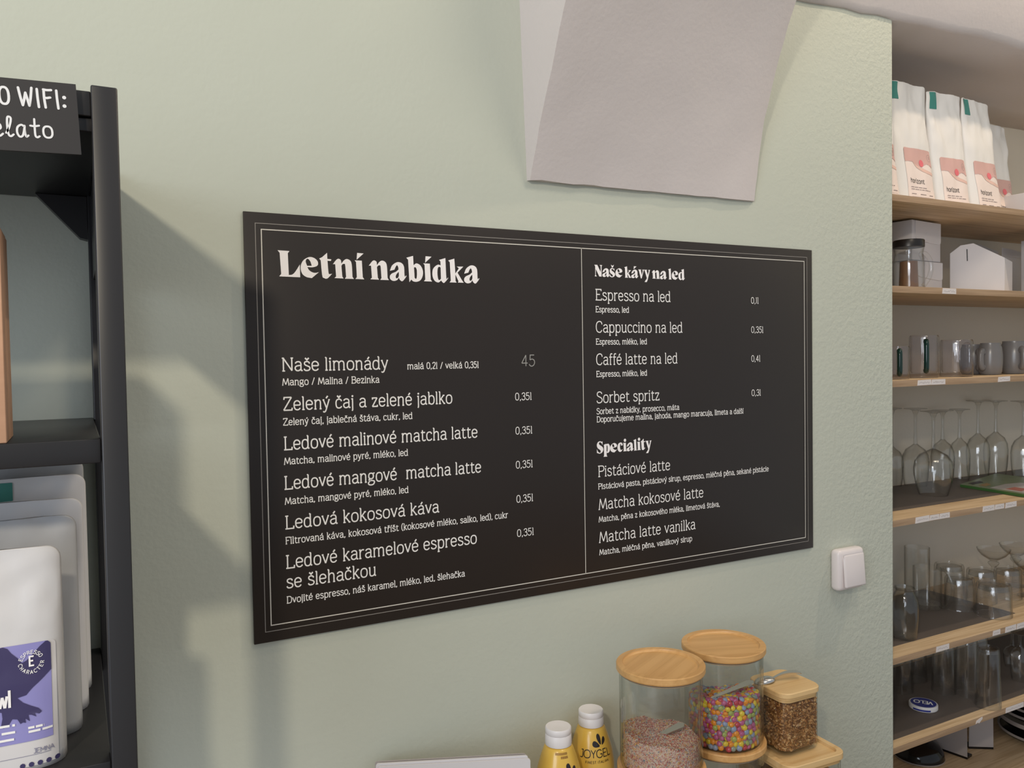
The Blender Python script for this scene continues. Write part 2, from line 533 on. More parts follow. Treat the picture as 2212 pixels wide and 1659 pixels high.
# ---------------------------------------------------------------- lettering: pen strokes (cap height 100) and bold outlines
_SB = ' ; l {a},0 {b},0'
GL = {
 'a': (53, 's 8,57 14,67 25,71 36,67 41,54 41,40 ; l 41,41 41,10 44,1 51,1 ; s 41,41 26,40 12,34 7,20 12,5 22,0 33,4 41,15'),
 'e': (52, 'l 7,37 44,37 ; s 44,37 43,55 35,67 26,71 15,67 8,54 7,35 9,17 16,4 27,0 37,4 44,14'),
 'o': (54, 'o 27,35,20,36'),
 'n': (56, 'l 4,69 11,70 11,0 ; l 4,0 18,0 ; s 11,50 17,64 28,71 39,66 43,52 ; l 43,53 43,0 ; l 37,0 50,0'),
 'm': (86, 'l 4,69 11,70 11,0 ; l 4,0 18,0 ; s 11,52 17,65 26,71 37,66 41,52 ; l 41,53 41,0 ; l 36,0 47,0 ; s 41,52 47,65 57,71 68,66 72,52 ; l 72,53 72,0 ; l 66,0 79,0'),
 'h': (56, 'l 4,100 11,102 11,0 ; l 4,0 18,0 ; s 11,50 17,64 28,71 39,66 43,52 ; l 43,53 43,0 ; l 37,0 50,0'),
 'u': (56, 'l 4,69 11,70 11,20 ; s 11,20 15,4 26,0 37,6 43,20 ; l 36,69 43,70 43,8 46,1 51,1'),
 'l': (23, 'l 4,99 11,102 11,0 ; l 4,0 19,0'),
 'i': (23, 'l 4,69 11,70 11,0 ; l 4,0 19,0 ; d 11,92'),
 '1i': (23, 'l 4,69 11,70 11,0 ; l 4,0 19,0'),
 'j': (23, 'l 4,69 12,70 12,-16 9,-28 ; d 12,92'),
 'd': (57, 'o 25,35,18.5,36 ; l 36,100 43,102 43,8 46,1 52,1'),
 'b': (56, 'l 4,100 11,102 11,0 ; o 29.5,35,18.5,36'),
 'p': (56, 'l 4,69 11,70 11,-29 ; l 4,-29 19,-29 ; o 29.5,35,18.5,36'),
 'g': (53, 'o 24,48,16,23 ; s 17,28 10,20 13,12 30,10 44,5 46,-8 38,-22 24,-26 10,-22 5,-11 11,2 20,9 ; s 36,63 42,70 49,70'),
 'c': (49, 's 43,54 37,67 26,71 14,66 8,52 7,35 9,17 15,4 26,0 37,4 43,14'),
 'r': (40, 'l 4,69 11,70 11,0 ; l 4,0 19,0 ; s 11,46 17,62 27,70 37,68'),
 's': (47, 's 39,55 34,67 23,71 12,67 9,55 14,44 25,37 37,29 41,17 35,4 23,0 12,3 6,15'),
 't': (39, 'l 15,90 15,16 ; s 15,16 18,4 26,0 33,3 37,8 ; l 4,70 34,70'),
 'v': (49, 'l 6,70 24,1 42,70 ; l 1,70 12,70 ; l 37,70 47,70'),
 'y': (49, 'l 6,70 25,4 ; l 42,70 23,-8 ; s 23,-8 17,-23 9,-27 4,-21 ; l 1,70 12,70 ; l 37,70 47,70'),
 'k': (51, 'l 4,100 11,102 11,0 ; l 4,0 19,0 ; l 11,28 38,70 ; l 20,41 42,0 ; l 32,70 45,70 ; l 37,0 49,0'),
 'z': (47, 'l 8,57 8,70 39,70 7,0 40,0 40,13'),
 'f': (34, 's 32,97 25,102 17,97 15,84 ; l 15,85 15,0 ; l 8,0 23,0 ; l 4,70 31,70'),
 'N': (72, 'l 3,100 15,100 ; l 11,0 11,100 60,1 60,100 ; l 4,0 20,0 ; l 53,100 68,100'),
 'M': (84, 'l 8,0 18,100 42,8 66,100 76,0 ; l 2,0 15,0 ; l 69,0 83,0'),
 'Z': (64, 'l 9,82 11,100 55,100 7,0 57,0 59,18'),
 'L': (58, 'l 3,100 21,100 ; l 12,100 12,0 ; l 3,0 52,0 53,20'),
 'E': (60, 'l 3,100 52,100 53,84 ; l 12,100 12,0 ; l 12,53 42,53 ; l 3,0 54,0 55,17'),
 'F': (56, 'l 3,100 52,100 53,84 ; l 12,100 12,0 ; l 12,51 42,51 ; l 4,0 21,0'),
 'C': (64, 's 57,74 53,92 42,101 27,100 14,88 8,68 7,48 9,26 17,8 31,0 45,2 56,20'),
 'S': (58, 's 49,82 44,96 30,102 15,97 9,80 14,65 30,54 46,42 52,25 45,7 29,-1 13,3 6,20'),
 'P': (60, 'l 3,100 12,100 12,0 ; l 4,0 21,0 ; l 12,100 34,100 ; s 34,100 49,95 55,75 49,55 34,49 ; l 34,49 12,49'),
 'B': (62, 'l 3,100 12,100 12,0 3,0 ; l 12,100 32,100 ; s 32,100 46,96 51,78 46,60 32,54 ; l 32,54 12,54 ; s 32,54 49,49 56,27 49,5 32,0 ; l 32,0 12,0'),
 'D': (66, 'l 3,100 12,100 12,0 3,0 ; l 12,100 30,100 ; s 30,100 48,93 57,70 58,50 57,30 48,7 30,0 ; l 30,0 12,0'),
 '0': (52, 'o 26,50,19,50'),
 '1': (23, 'l 4,94 11,100 11,0'),
 '2': (50, 's 8,78 12,94 25,101 38,95 42,79 35,56 8,1 ; l 8,0 44,0'),
 '3': (48, 's 7,80 13,95 25,101 36,95 39,78 33,60 20,54 ; s 20,54 36,48 42,28 36,7 23,-1 11,5 5,20'),
 '4': (52, 'l 34,0 34,100 5,28 46,28'),
 '5': (49, 'l 40,100 12,100 10,56 ; s 10,56 24,63 38,54 42,32 36,9 22,-1 10,5 5,18'),
 ',': (22, 'l 11,6 11,0 7,-15 ; d 11,3'), '.': (22, 'd 11,3'), '/': (40, 'l 6,-6 34,104'),
 '(': (28, 's 24,110 12,85 8,48 12,12 24,-14'), ')': (28, 's 4,110 16,85 20,48 16,12 4,-14'),
 ':': (24, 'd 12,8 ; d 12,62'),
 # plain capitals for packaging and a marker hand for the card
 'J*': (44, 'l 14,100 36,100 36,28 ; s 36,28 31,6 18,0 6,6'), 'O*': (80, 'o 40,50,36,50'), 'Y*': (62, 'l 4,100 31,48 58,100 ; l 31,48 31,0'),
 'G*': (78, 's 68,84 52,99 34,99 14,86 6,62 6,38 14,14 34,1 54,3 70,20 ; l 70,20 70,46 46,46'),
 'E*': (58, 'l 52,100 10,100 10,0 54,0 ; l 10,52 46,52'), 'L*': (54, 'l 10,100 10,0 50,0'),
 'F*': (54, 'l 52,100 10,100 10,0 ; l 10,52 44,52'), 'I*': (22, 'l 11,0 11,100'), 'N*': (68, 'l 10,0 10,100 58,0 58,100'),
 'S*': (54, 's 47,82 42,96 28,101 13,96 8,80 14,62 28,53 42,44 48,25 42,6 27,-1 12,4 5,18'), 'T*': (58, 'l 3,100 55,100 ; l 29,100 29,0'),
 'A*': (66, 'l 4,0 33,100 62,0 ; l 14,34 52,34'), 'R*': (60, 'l 10,0 10,100 30,100 ; s 30,100 48,92 52,75 47,58 30,50 ; l 30,50 10,50 ; l 32,50 54,0'),
 'C*': (70, 's 64,82 50,99 33,99 14,86 6,62 6,38 14,14 33,1 50,2 64,18'), 'H*': (68, 'l 10,0 10,100 ; l 58,0 58,100 ; l 10,52 58,52'),
 'P*': (58, 'l 10,0 10,100 30,100 ; s 30,100 48,92 52,72 47,54 30,46 ; l 30,46 10,46'), 'V*': (62, 'l 4,100 31,0 58,100'), 'M*': (82, 'l 10,0 10,100 41,30 72,100 72,0'),
 'W+': (84, 's 4,100 12,50 22,4 ; s 22,4 32,40 40,74 ; s 40,74 48,40 56,4 ; s 56,4 66,50 74,104'), 'I+': (30, 's 12,100 13,50 16,0'),
 'F+': (62, 's 12,100 12,50 16,0 ; s 10,100 30,98 52,100 ; s 12,54 28,54 44,58'), 'O+': (64, 'o 32,50,24,46'),
 'e+': (48, 's 8,34 22,36 36,46 34,64 22,70 8,56 6,28 16,4 30,2 44,14'), 'l+': (46, 's 6,20 22,50 34,96 28,110 18,104 14,60 16,14 26,2 40,12'),
 'a+': (62, 's 42,60 28,68 10,54 6,24 16,2 32,10 44,56 ; s 44,64 43,26 48,4 58,10'), 't+': (52, 's 26,104 24,50 24,12 32,2 44,8 ; s 4,66 24,64 46,68'),
 'o+': (56, 'o 28,34,22,32'), ':+': (30, 'd 14,16 ; d 16,64'),
 'w*': (70, 'l 4,70 19,2 35,66 51,2 66,70'), 'l*': (24, 'l 12,102 12,0'),
 'h*': (52, 'l 10,102 10,0 ; s 10,48 16,62 27,69 38,64 42,50 ; l 42,50 42,0'), 'o*': (54, 'o 27,35,20,35'),
 'r*': (36, 'l 10,70 10,0 ; s 10,46 16,62 25,69 33,68'), 'i*': (20, 'l 10,70 10,0 ; d 10,92'), 'z*': (46, 'l 6,70 39,70 6,0 41,0'),
 'n*': (52, 'l 10,70 10,0 ; s 10,48 16,62 27,69 38,64 42,50 ; l 42,50 42,0'), 't*': (36, 'l 14,92 14,14 ; s 14,14 18,2 32,2 ; l 2,70 32,70'),
}
ACC = {'á': ('a', "'"), 'é': ('e', "'"), 'í': ('1i', "'"), 'ý': ('y', "'"), 'š': ('s', 'v'), 'č': ('c', 'v'), 'ř': ('r', 'v'), 'ě': ('e', 'v')}
MID = {'a': 26, 'e': 26, '1i': 11, 'y': 25, 's': 24, 'c': 26, 'r': 21}


def _pts(s):
    return [tuple(float(v) for v in q.split(',')) for q in s.split()]


LAYER = [0]


def ribbon(P, w, V, F, closed=False):
    n = len(P)
    b = len(V)
    LAYER[0] = (LAYER[0] + 1) % 14
    lay = LAYER[0] * 1.0                             # thin layers, so that crossing strokes never share a plane
    for i in range(n):
        if closed:
            a, c = P[(i - 1) % n], P[(i + 1) % n]
        else:
            a, c = P[max(i - 1, 0)], P[min(i + 1, n - 1)]
        d1, d2 = (P[i] - a), (c - P[i])
        d1 = d1.normalized() if d1.length > 1e-9 else d2.normalized()
        d2 = d2.normalized() if d2.length > 1e-9 else d1
        t = d1 + d2
        if t.length < 0.3:
            t = d1
        t.normalize()
        nn = Vector((-t.y, t.x))
        k = min(1.0 / max(nn.dot(Vector((-d1.y, d1.x))), 0.35), 1.9)
        for sg in (1, -1):
            q = P[i] + nn * (sg * w / 2 * k)
            V.append(Vector((q.x, q.y, lay)))
    for i in range(n if closed else n - 1):
        j = (i + 1) % n
        F.append((b + 2 * i, b + 2 * i + 1, b + 2 * j + 1, b + 2 * j))


def disc(c, r, V, F, n=14):
    b = len(V)
    LAYER[0] = (LAYER[0] + 1) % 14
    for k in range(n):
        V.append(Vector((c[0] + r * math.cos(2 * PI * k / n), c[1] + r * math.sin(2 * PI * k / n), LAYER[0] * 1.0)))
    F.append(tuple(range(b, b + n)))


def glyph(code, w, V, F, ox, sx=1.0, ends=False):
    for st in code.split(';'):
        st = st.strip()
        k, rest = st[0], st[2:]
        if k == 'o':
            cx, cy, rx, ry = [float(v) for v in rest.split(',')]
            e = 0.82
            P = []
            for i in range(28):
                a = 2 * PI * i / 28
                ca, sa = math.cos(a), math.sin(a)
                P.append(Vector(((cx + rx * math.copysign(abs(ca) ** e, ca)) * sx + ox, cy + ry * math.copysign(abs(sa) ** e, sa))))
            ribbon(P, w, V, F, True)
        elif k == 'd':
            c = _pts(rest)[0]
            disc((c[0] * sx + ox, c[1]), w * 0.78, V, F)
        else:
            P = [Vector((x * sx + ox, y)) for x, y in _pts(rest)]
            if k == 's':
                P = [Vector((q.x, q.y)) for q in spline([(q.x, q.y, 0) for q in P], n=6)]
            # keep corners sharp: split a polyline at tight corners
            seg = [P[0]]
            for i in range(1, len(P)):
                seg.append(P[i])
                if i < len(P) - 1:
                    d1, d2 = (P[i] - P[i - 1]).normalized(), (P[i + 1] - P[i]).normalized()
                    if d1.dot(d2) < -0.2:
                        ribbon(seg, w, V, F)
                        seg = [P[i]]
            ribbon(seg, w, V, F)
            if ends:
                disc(P[0], w / 2, V, F, 10)
                disc(P[-1], w / 2, V, F, 10)


def stroke_text(text, width, cap, weight=9.0, style='', ends=False, track=0.0, space=30):
    """lettering drawn with a pen; returns 2-D vertices and faces, width and cap height in metres"""
    adv = []
    for ch in text:
        if ch == ' ':
            adv.append(space)
        else:
            base = ACC[ch][0] if ch in ACC else ch
            adv.append(GL[base + style if base + style in GL else base][0] + track)
    total = sum(adv) - 7
    s = cap / 100.0
    sx = width / (total * s)
    V, F = [], []
    x = -3.0
    for ch, a in zip(text, adv):
        if ch != ' ':
            base = ACC[ch][0] if ch in ACC else ch
            code = GL[base + style if base + style in GL else base][1]
            glyph(code, weight, V, F, x * sx, sx, ends)
            if ch in ACC:
                mx = MID[base]
                acc = 'l %g,82 %g,101' % (mx - 2, mx + 9) if ACC[ch][1] == "'" else 'l %g,100 %g,84 %g,100' % (mx - 11, mx, mx + 11)
                glyph(acc, weight * 1.15, V, F, x * sx, sx)
        x += a
    return [Vector((v.x * s, v.y * s, v.z)) for v in V], F


def text_mesh(name, VF, place, outward=None):
    OUTWARD = outward or (lambda p: Vector((0, -1, 0)))
    pts = [Vector(place(v.x, v.y)) for v in VF[0]]
    out = {}
    for f in VF[1]:                                # lift each stroke by its layer along the outward side
        nrm = (pts[f[1]] - pts[f[0]]).cross(pts[f[2]] - pts[f[0]])
        if nrm.length > 1e-14:
            for i in f:
                out.setdefault(i, nrm.normalized())
    res = []
    for i, (p, v) in enumerate(zip(pts, VF[0])):
        nrm = out.get(i, Vector((0, 0, 0)))
        if nrm.dot(OUTWARD(p)) < 0:
            nrm = -nrm
        res.append(p + nrm * (v.z * 0.00002))
    return mesh(name, res, VF[1])


def poly_fill(contours, place, name):
    """fill outlines with holes by a 2-D curve, then map each vertex to its place"""
    cu = bpy.data.curves.new('outline', 'CURVE')
    cu.dimensions = '2D'
    cu.fill_mode = 'BOTH'
    for c in contours:
        sp = cu.splines.new('POLY')
        sp.points.add(len(c) - 1)
        for p, q in zip(sp.points, c):
            p.co = (q[0], q[1], 0, 1)
        sp.use_cyclic_u = True
    tmp = bpy.data.objects.new('outline', cu)
    me = bpy.data.meshes.new_from_object(tmp)
    bpy.data.objects.remove(tmp)
    me.name = name
    for v in me.vertices:
        v.co = place(v.co.x, v.co.y)
    me.update()
    return me


def outline(pts, n=5):
    """points with a third value 1 are corners; runs between corners are smoothed"""
    N = len(pts)
    cs = [i for i, p in enumerate(pts) if len(p) > 2]
    if not cs:
        return [(q.x, q.y) for q in spline([(p[0], p[1], 0) for p in pts], True, n)]
    out = []
    for a, b in zip(cs, cs[1:] + [cs[0] + N]):
        run = [(pts[i % N][0], pts[i % N][1], 0) for i in range(a, b + 1)]
        if len(run) == 2:
            out.append(run[0][:2])
        else:
            out += [(q.x, q.y) for q in spline(run, False, n)][:-1]
    return out


def _o(s, f=None):
    r = []
    for q in s.split():
        c = q.endswith('c')
        x, y = q.rstrip('c').split(',')
        x, y = float(x), float(y)
        if f:
            x, y = f(x, y)
        r.append((x, y, 1) if c else (x, y))
    return outline(r)


def _tr(x0):
    # traced letters: straighten the baseline, cap height 275 -> 100
    return lambda x, y: ((x - x0) / 2.75, (372 + 0.036 * (x - 60) - y) / 2.75)


BOLD = {
 'L': (80, [_o('38,98c 155,105c 138,128c 143,356c 178,350 210,318 255,245c 256,380c 48,370c 68,345c 58,125c', _tr(38))]),
 'e': (68, [_o('440,243c 424,262 380,274 330,272c 345,302 375,325 410,333 446,325c 372,389c 320,378 280,348 263,300 268,240 300,192 355,165 405,178 435,210', _tr(261)), _o('327,258c 314,215 322,190 340,186 362,215 374,258c', _tr(261))]),
 't': (48, [_o('522,118c 524,183c 565,187c 560,205c 525,203c 533,330 545,345 570,342c 520,392 485,388 467,360 455,200c 440,180c 470,165c', _tr(440))]),
 'n': (83, [_o('565,240c 600,195 625,180 650,195 655,232c 685,195 715,182 750,200 765,245 770,375c 785,398c 688,395c 702,375c 695,250 685,235 668,238 655,255c 662,370c 675,393c 580,388c 597,370c 590,240c 580,238', _tr(562))]),
 'I': (37, [_o('788,195c 865,198c 872,378c 887,402c 792,398c 808,378c 803,215c', _tr(786))]),
 'a': (67, [_o('1158,308c 1185,248 1240,212 1290,220 1318,260 1322,350 1328,372 1342,358c 1340,375 1300,422 1272,412 1258,385c 1235,412 1195,420 1162,400 1158,365 1180,338 1225,318 1256,292c 1252,265 1240,245 1225,262 1210,295c', _tr(1156)), _o('1258,318c 1232,345 1222,375 1232,392 1250,382 1259,360c', _tr(1156))]),
 'b': (69, [_o('1325,160c 1403,138c 1407,243c 1440,222 1485,245 1512,300 1510,360 1485,410 1440,430 1400,425 1377,405c 1355,435c 1345,182c', _tr(1323)), _o('1411,268c 1430,268 1443,300 1442,370 1432,398 1416,385c', _tr(1323))]),
 'd': (68, [_o('1685,180c 1760,158c 1767,380 1775,395 1787,380c 1785,395 1742,442 1720,435 1705,415c 1672,438 1630,420 1605,370 1606,300 1630,260 1670,235 1702,242c 1700,197c', _tr(1602)), _o('1701,268c 1685,258 1668,275 1662,330 1668,390 1682,412 1703,395c', _tr(1602))]),
 'k': (67, [_o('1778,185c 1852,163c 1862,335c 1905,275c 1880,255c 1960,255c 1888,325c 1945,420c 1962,442c 1890,440c 1898,425c 1862,345c 1862,420c 1875,440c 1790,437c 1805,418c 1797,205c', _tr(1778))]),
 'l': (37, [_o('1778,185c 1852,163c 1862,420c 1877,440c 1790,437c 1805,418c 1797,205c', _tr(1778))]),
 'N': (73, [_o('0,100c 27,100c 58,38c 58,88c 49,100c 72,100c 66,88c 66,0c 44,0c 13,64c 13,12c 22,0c 2,0c 8,12c 8,86c')]),
 's': (56, [_o('46,76c 46,52c 38,64 26,71 18,65 22,56 44,40 52,22 43,5 24,-3 12,0 2,4c 2,27c 12,11 25,4 31,11 26,21 8,34 2,53 9,71 24,79 38,74')]),
 'S': (66, [_o('56,101c 56,70c 46,87 32,95 22,88 26,75 54,54 63,30 52,7 30,-3 14,1 2,6c 2,38c 14,14 30,4 38,14 33,28 10,46 2,72 11,95 30,104 46,99')]),
 'v': (57, [_o('0,77c 32,77c 27,71c 36,28c 45,64c 41,77c 59,77c 55,71c 34,-2c 26,-2c 6,71c')]),
 'y': (60, [_o('0,77c 32,77c 27,71c 37,30c 47,66c 43,77c 63,77c 58,71c 36,-14c 27,-33c 6,-33c 12,-22c 25,-6c 28,4c 6,71c')]),
 'p': (64, [_o('0,70c 28,79c 29,72c 44,78 58,62 63,38 57,12 42,-2 29,3c 29,-24c 36,-33c -2,-33c 4,-24c 4,64c'), _o('29,62c 36,62 39,38 36,10 29,12c')]),
 'c': (56, [_o('53,54c 52,66 44,77 28,79 10,68 2,40 8,12 24,-2 40,2 54,20c 36,14 28,30 27,52 31,67 36,66 37,52c')]),
 "'": (28, [_o('840,115c 910,120c 833,190c', _tr(833))]),
 '^': (30, [_o('0,108c 15,98c 30,108c 20,83c 10,83c')]),
 '.': (20, [_o('0,96 4,86 12,82 20,86 24,96 20,106 12,110 4,106')]),
}


def bold_text(text, width, cap, place, name, gap=1.0, space=16):
    total = 0
    seq = []
    for ch in text:
        if ch == ' ':
            total += space
            continue
        base = {'í': 'I', 'i': 'I', 'á': 'a', 'š': 's'}.get(ch, ch)
        mark = {'í': "'", 'i': '.', 'á': "'", 'š': '^'}.get(ch)
        seq.append((base, mark, total))
        total += BOLD[base][0] + gap
    total -= gap
    s = cap / 100.0
    sx = width / total
    V, F = [], []
    for base, mark, x in seq:
        cons = [[((px + x) * sx, py * s) for px, py in c] for c in BOLD[base][1]]
        todo = [cons]
        if mark:
            off = x + (BOLD[base][0] - BOLD[mark][0]) / 2 + (4 if mark == "'" else 0)
            dy = {"'": 11 if base == 'a' else 10, '^': 0, '.': 0}[mark]
            todo.append([[((px + off) * sx, (py + (0 if mark != "'" else -0) + 0) * s) for px, py in c] for c in BOLD[mark][1]])
        for cc in todo:
            me = poly_fill(cc, place, 'g')
            b = len(V)
            V += [v.co.copy() for v in me.vertices]
            F += [tuple(b + i for i in p.vertices) for p in me.polygons]
            bpy.data.meshes.remove(me)
    return mesh(name, V, F)
# ---------------------------------------------------------------- the room
CTR = -0.42                                        # top of the counter
# green wall with the rounded corner at the niche
bm = bmesh.new()
prof = []
for k in range(7):
    a = PI / 2 * k / 6
    prof.append((1.346 + 0.008 * math.sin(a), 0.008 - 0.008 * math.cos(a)))
outer = [(-2.2, 0.0)] + prof + [(1.354, 0.34), (-2.2, 0.34)]
wall = prism('wall_back', outer, 'z', -1.15, 1.9, M['wall'])
autosmooth(wall.data, 30)
structure(wall)
structure(box('floor', -2.2, 3.2, -3.4, 0.34, -1.2, -1.15, M['floor']))
structure(box('wall_niche', 1.354, 2.75, 0.335, 0.40, -1.15, 1.30, M['niche']))
structure(box('wall_right', 2.75, 2.83, -0.6, 0.40, -1.15, 1.9, M['wall']))

# vault over the niche: soffit, then the curved white ceiling coming into the room
V, F = [], []
xs = [0.90 + 0.05 * i for i in range(39)]
rows = [(0.336, -0.035), (0.25, -0.018), (0.12, -0.004), (0.03, 0.0), (0.002, -0.001), (-0.006, 0.002), (-0.012, 0.014), (-0.026, 0.05),
        (-0.046, 0.11), (-0.064, 0.19), (-0.08, 0.30), (-0.09, 0.45), (-0.095, 0.78)]
for (y, dz) in rows:
    for x in xs:
        base = 1.088 + 0.024 * min(max((x - 1.05) / 0.5, 0), 1.2)
        wob = 0.004 * noise.noise((x * 14, y * 9, 3.1)) + 0.002 * noise.noise((x * 45, y * 30, 1.7))
        if y > 0.02:                               # the soffit only exists over the niche
            base = 1.105 + 0.006 * (x - 1.4)
            base -= 0.03 * max(0.0, 1 - (x - 1.35) / 0.06) if x > 1.35 else 0
        V.append((x, y, base + dz + wob))
n = len(xs)
for r in range(len(rows) - 1):
    for i in range(n - 1):
        if rows[r][0] > 0.02 and xs[i] < 1.34:
            continue
        F.append((r * n + i, r * n + i + 1, (r + 1) * n + i + 1, (r + 1) * n + i))
ceil = link('ceiling', mesh('ceiling', V, F, True), M['vault'])
structure(ceil)
md = ceil.modifiers.new('thick', 'SOLIDIFY')
md.thickness = 0.02
md.offset = -1

# white springer of the vault standing out of the green wall, its face curving forward
XL, XR = 0.449, 0.944
zs = [0.683 + 0.025 * i for i in range(22)]


def out(z, left):
    t = max(0.0, z - 0.683)
    return 0.012 + (0.50 * t + 0.06 * t * t * 3) if left else 0.007 + (0.10 * t + 0.62 * t * t)


V, F = [], []
NX = 24
for z in zs:
    yl, yr = out(z, True), out(z, False)
    xl = XL - 0.03 * (z - 0.683)
    row = [(xl, 0.01, z)]
    for i in range(NX + 1):
        f = i / NX
        x = xl + (XR - xl) * f
        y = -(yl + (yr - yl) * f)
        w = 0.0016 * noise.noise((x * 12, z * 12, 0)) + 0.0009 * noise.noise((x * 40, z * 40, 5))
        if i in (0, NX):
            x += 0.003 * noise.noise((z * 28, i, 2))
            y += 0.002
        zz = z + (0.0035 * noise.noise((x * 22, 1, 1)) - 0.004 * (1 - f) + 0.002 if z == zs[0] else 0)
        row.append((x, y + w, zz))
    row.append((XR, 0.01, z))
    V += row
W = NX + 3
for r in range(len(zs) - 1):
    for i in range(W - 1):
        F.append((r * W + i, r * W + i + 1, (r + 1) * W + i + 1, (r + 1) * W + i))
F.append(tuple(range(W))[::-1])
F.append(tuple(range((len(zs) - 1) * W, len(zs) * W)))
pier = link('trim_1', autosmooth(mesh('trim_1', V, F), 32), M['vault'])
structure(pier)

counter = thing('counter', 'wooden counter running below the wall under the bottles and jars', 'counter', (0, 0, 0))
box('counter_top', -0.10, 0.975, -0.60, -0.002, CTR - 0.03, CTR, M['counter'], counter, 0.003)
box('cabinet_body', -0.08, 0.955, -0.56, -0.01, -1.148, CTR - 0.03, M['counter'], counter)

# ---------------------------------------------------------------- menu board
BW, BH = 1.0993, 0.6
board = thing('menu_board', 'wide black menu board with white Czech lettering on the green wall', 'menu board', (0, -0.0045, 0))
box('panel', 0, BW, 0, 0.0042, 0, BH, M['board'], board, 0.0006)


def frame_lines(name, x0, x1, z0, z1, w, m, y=-0.0004):
    V, F = [], []
    for a, b, c, d in ((x0, x1, z1 - w, z1), (x0, x1, z0, z0 + w), (x0, x0 + w, z0 + w, z1 - w), (x1 - w, x1, z0 + w, z1 - w)):
        k = len(V)
        V += [(a, y, c), (b, y, c), (b, y, d), (a, y, d)]
        F.append((k, k + 1, k + 2, k + 3))
    return link(name, mesh(name, V, F), m, board)


frame_lines('outer_border_line', 0.0150, 1.0850, 0.0148, 0.5852, 0.0010, M['line_dim'])
frame_lines('inner_border_line', 0.0228, 1.0775, 0.0228, 0.5772, 0.0014, M['line'])
link('divider_line', mesh('d', [(0.5491, -0.0004, 0.0235), (0.5503, -0.0004, 0.0235), (0.5503, -0.0004, 0.577), (0.5491, -0.0004, 0.577)], [(0, 1, 2, 3)]), M['line'], board)

LINES = [
 ('Naše limonády', .0472, .3800, .1557, 'L'), ('malá 0,2l / velká 0,35l', .2337, .3789, .1196, 'S'), ('45', .4307, .3797, .0253, 'P'),
 ('Mango / Malina / Bezinka', .0469, .3600, .1422, 'S'),
 ('Zelený čaj a zelené jablko', .0471, .3247, .2596, 'L'), ('0,35l', .4179, .3249, .0307, 'V'), ('Zelený čaj, jablečná štáva, cukr, led', .0465, .3037, .1940, 'S'),
 ('Ledové malinové matcha latte', .0472, .2690, .3021, 'L'), ('0,35l', .4177, .2696, .0310, 'V'), ('Matcha, malinové pyré, mléko, led', .0467, .2483, .1855, 'S'),
 ('Ledové mangové  matcha latte', .0465, .2132, .3080, 'L'), ('0,35l', .4174, .2141, .0311, 'V'), ('Matcha, mangové pyré, mléko, led', .0464, .1918, .1853, 'S'),
 ('Ledová kokosová káva', .0464, .1570, .2346, 'L'), ('0,35l', .4174, .1583, .0309, 'V'),
 ('Filtrovaná káva, kokosová tříšt (kokosové mléko, salko, led), cukr', .0460, .1356, .3553, 'S'),
 ('Ledové karamelové espresso', .0461, .1010, .2985, 'L'), ('0,35l', .4176, .1023, .0310, 'V'), ('se šlehačkou', .0458, .0728, .1321, 'L'),
 ('Dvojité espresso, náš karamel, mléko, led, šlehačka', .0458, .0512, .2770, 'S'),
 ('Espresso na led', .5770, .4900, .1619, 'R'), ('0,1l', .9337, .4906, .0191, 'V'), ('Espresso, led', .5767, .4695, .0700, 'S'),
 ('Cappuccino na led', .5766, .4350, .1890, 'R'), ('0,35l', .9336, .4347, .0312, 'V'), ('Espresso, mléko, led', .5765, .4143, .1084, 'S'),
 ('Caffé latte na led', .5764, .3795, .1770, 'R'), ('0,4l', .9336, .3795, .0227, 'V'), ('Espresso, mléko, led', .5764, .3589, .1082, 'S'),
 ('Sorbet spritz', .5764, .3143, .1349, 'R'), ('0,3l', .9335, .3137, .0234, 'V'), ('Sorbet z nabídky, prosecco, máta', .5760, .2950, .1802, 'S'),
 ('Doporučujeme malina, jahoda, mango maracuja, limeta a další', .5762, .2812, .3355, 'S'),
 ('Pistáciové latte', .5776, .1872, .1562, 'R'), ('Pistáciová pasta, pistáciový sirup, espresso, mléčná pěna, sekané pistácie', .5774, .1656, .3991, 'S'),
 ('Matcha kokosové latte', .5778, .1304, .2334, 'R'), ('Matcha, pěna z kokosového mléka, limetová štáva,', .5776, .1089, .2732, 'S'),
 ('Matcha latte vanilka', .5778, .0733, .2136, 'R'), ('Matcha, mléčná pěna, vanilkový sirup', .5780, .0518, .2054, 'S'),
]
KINDS = {'L': ('item_lettering', .0180, 10.4, 'print'), 'R': ('item_lettering', .0182, 9.4, 'print'), 'S': ('description_lettering', .0095, 13.0, 'print'),
         'V': ('volume_lettering', .0114, 10.5, 'print'), 'P': ('price_lettering', .0180, 8.6, 'print_grey')}
for txt, x, z, w, k in LINES:
    nm, cap, wt, mt = KINDS[k]
    vf = stroke_text(txt, w, cap, wt)
    link(nm, text_mesh(nm, vf, lambda a, b: (x + a, -0.0005, z + b)), M[mt], board)
for txt, x, z, w, cap in (('Letní nabídka', .0450, .5122, .3117, .0368), ('Naše kávy na led', .5753, .5302, .1972, .0196), ('Speciality', .5753, .2273, .1170, .0200)):
    link('heading_lettering', bold_text(txt, w, cap, lambda a, b: (x + a, -0.0005, z + b), 'heading_lettering', gap=1.5 if cap > .03 else -0.5), M['print_bold'], board)

# ---------------------------------------------------------------- light switch
sw = thing('light_switch', 'white rocker light switch on the rough green wall beside the menu board', 'light switch', (1.1905, 0, -0.0525))
box('back_plate', -0.039, 0.039, -0.024, 0.0005, -0.0425, 0.0425, M['switch'], sw, 0.009, 4)
rk = box('rocker', -0.028, 0.033, -0.033, -0.0245, -0.035, 0.033, M['switch'], sw, 0.004, 3)
for v in rk.data.vertices:
    if v.co.y < -0.027:
        v.co.y += 0.006 * max(0, v.co.z / 0.035)

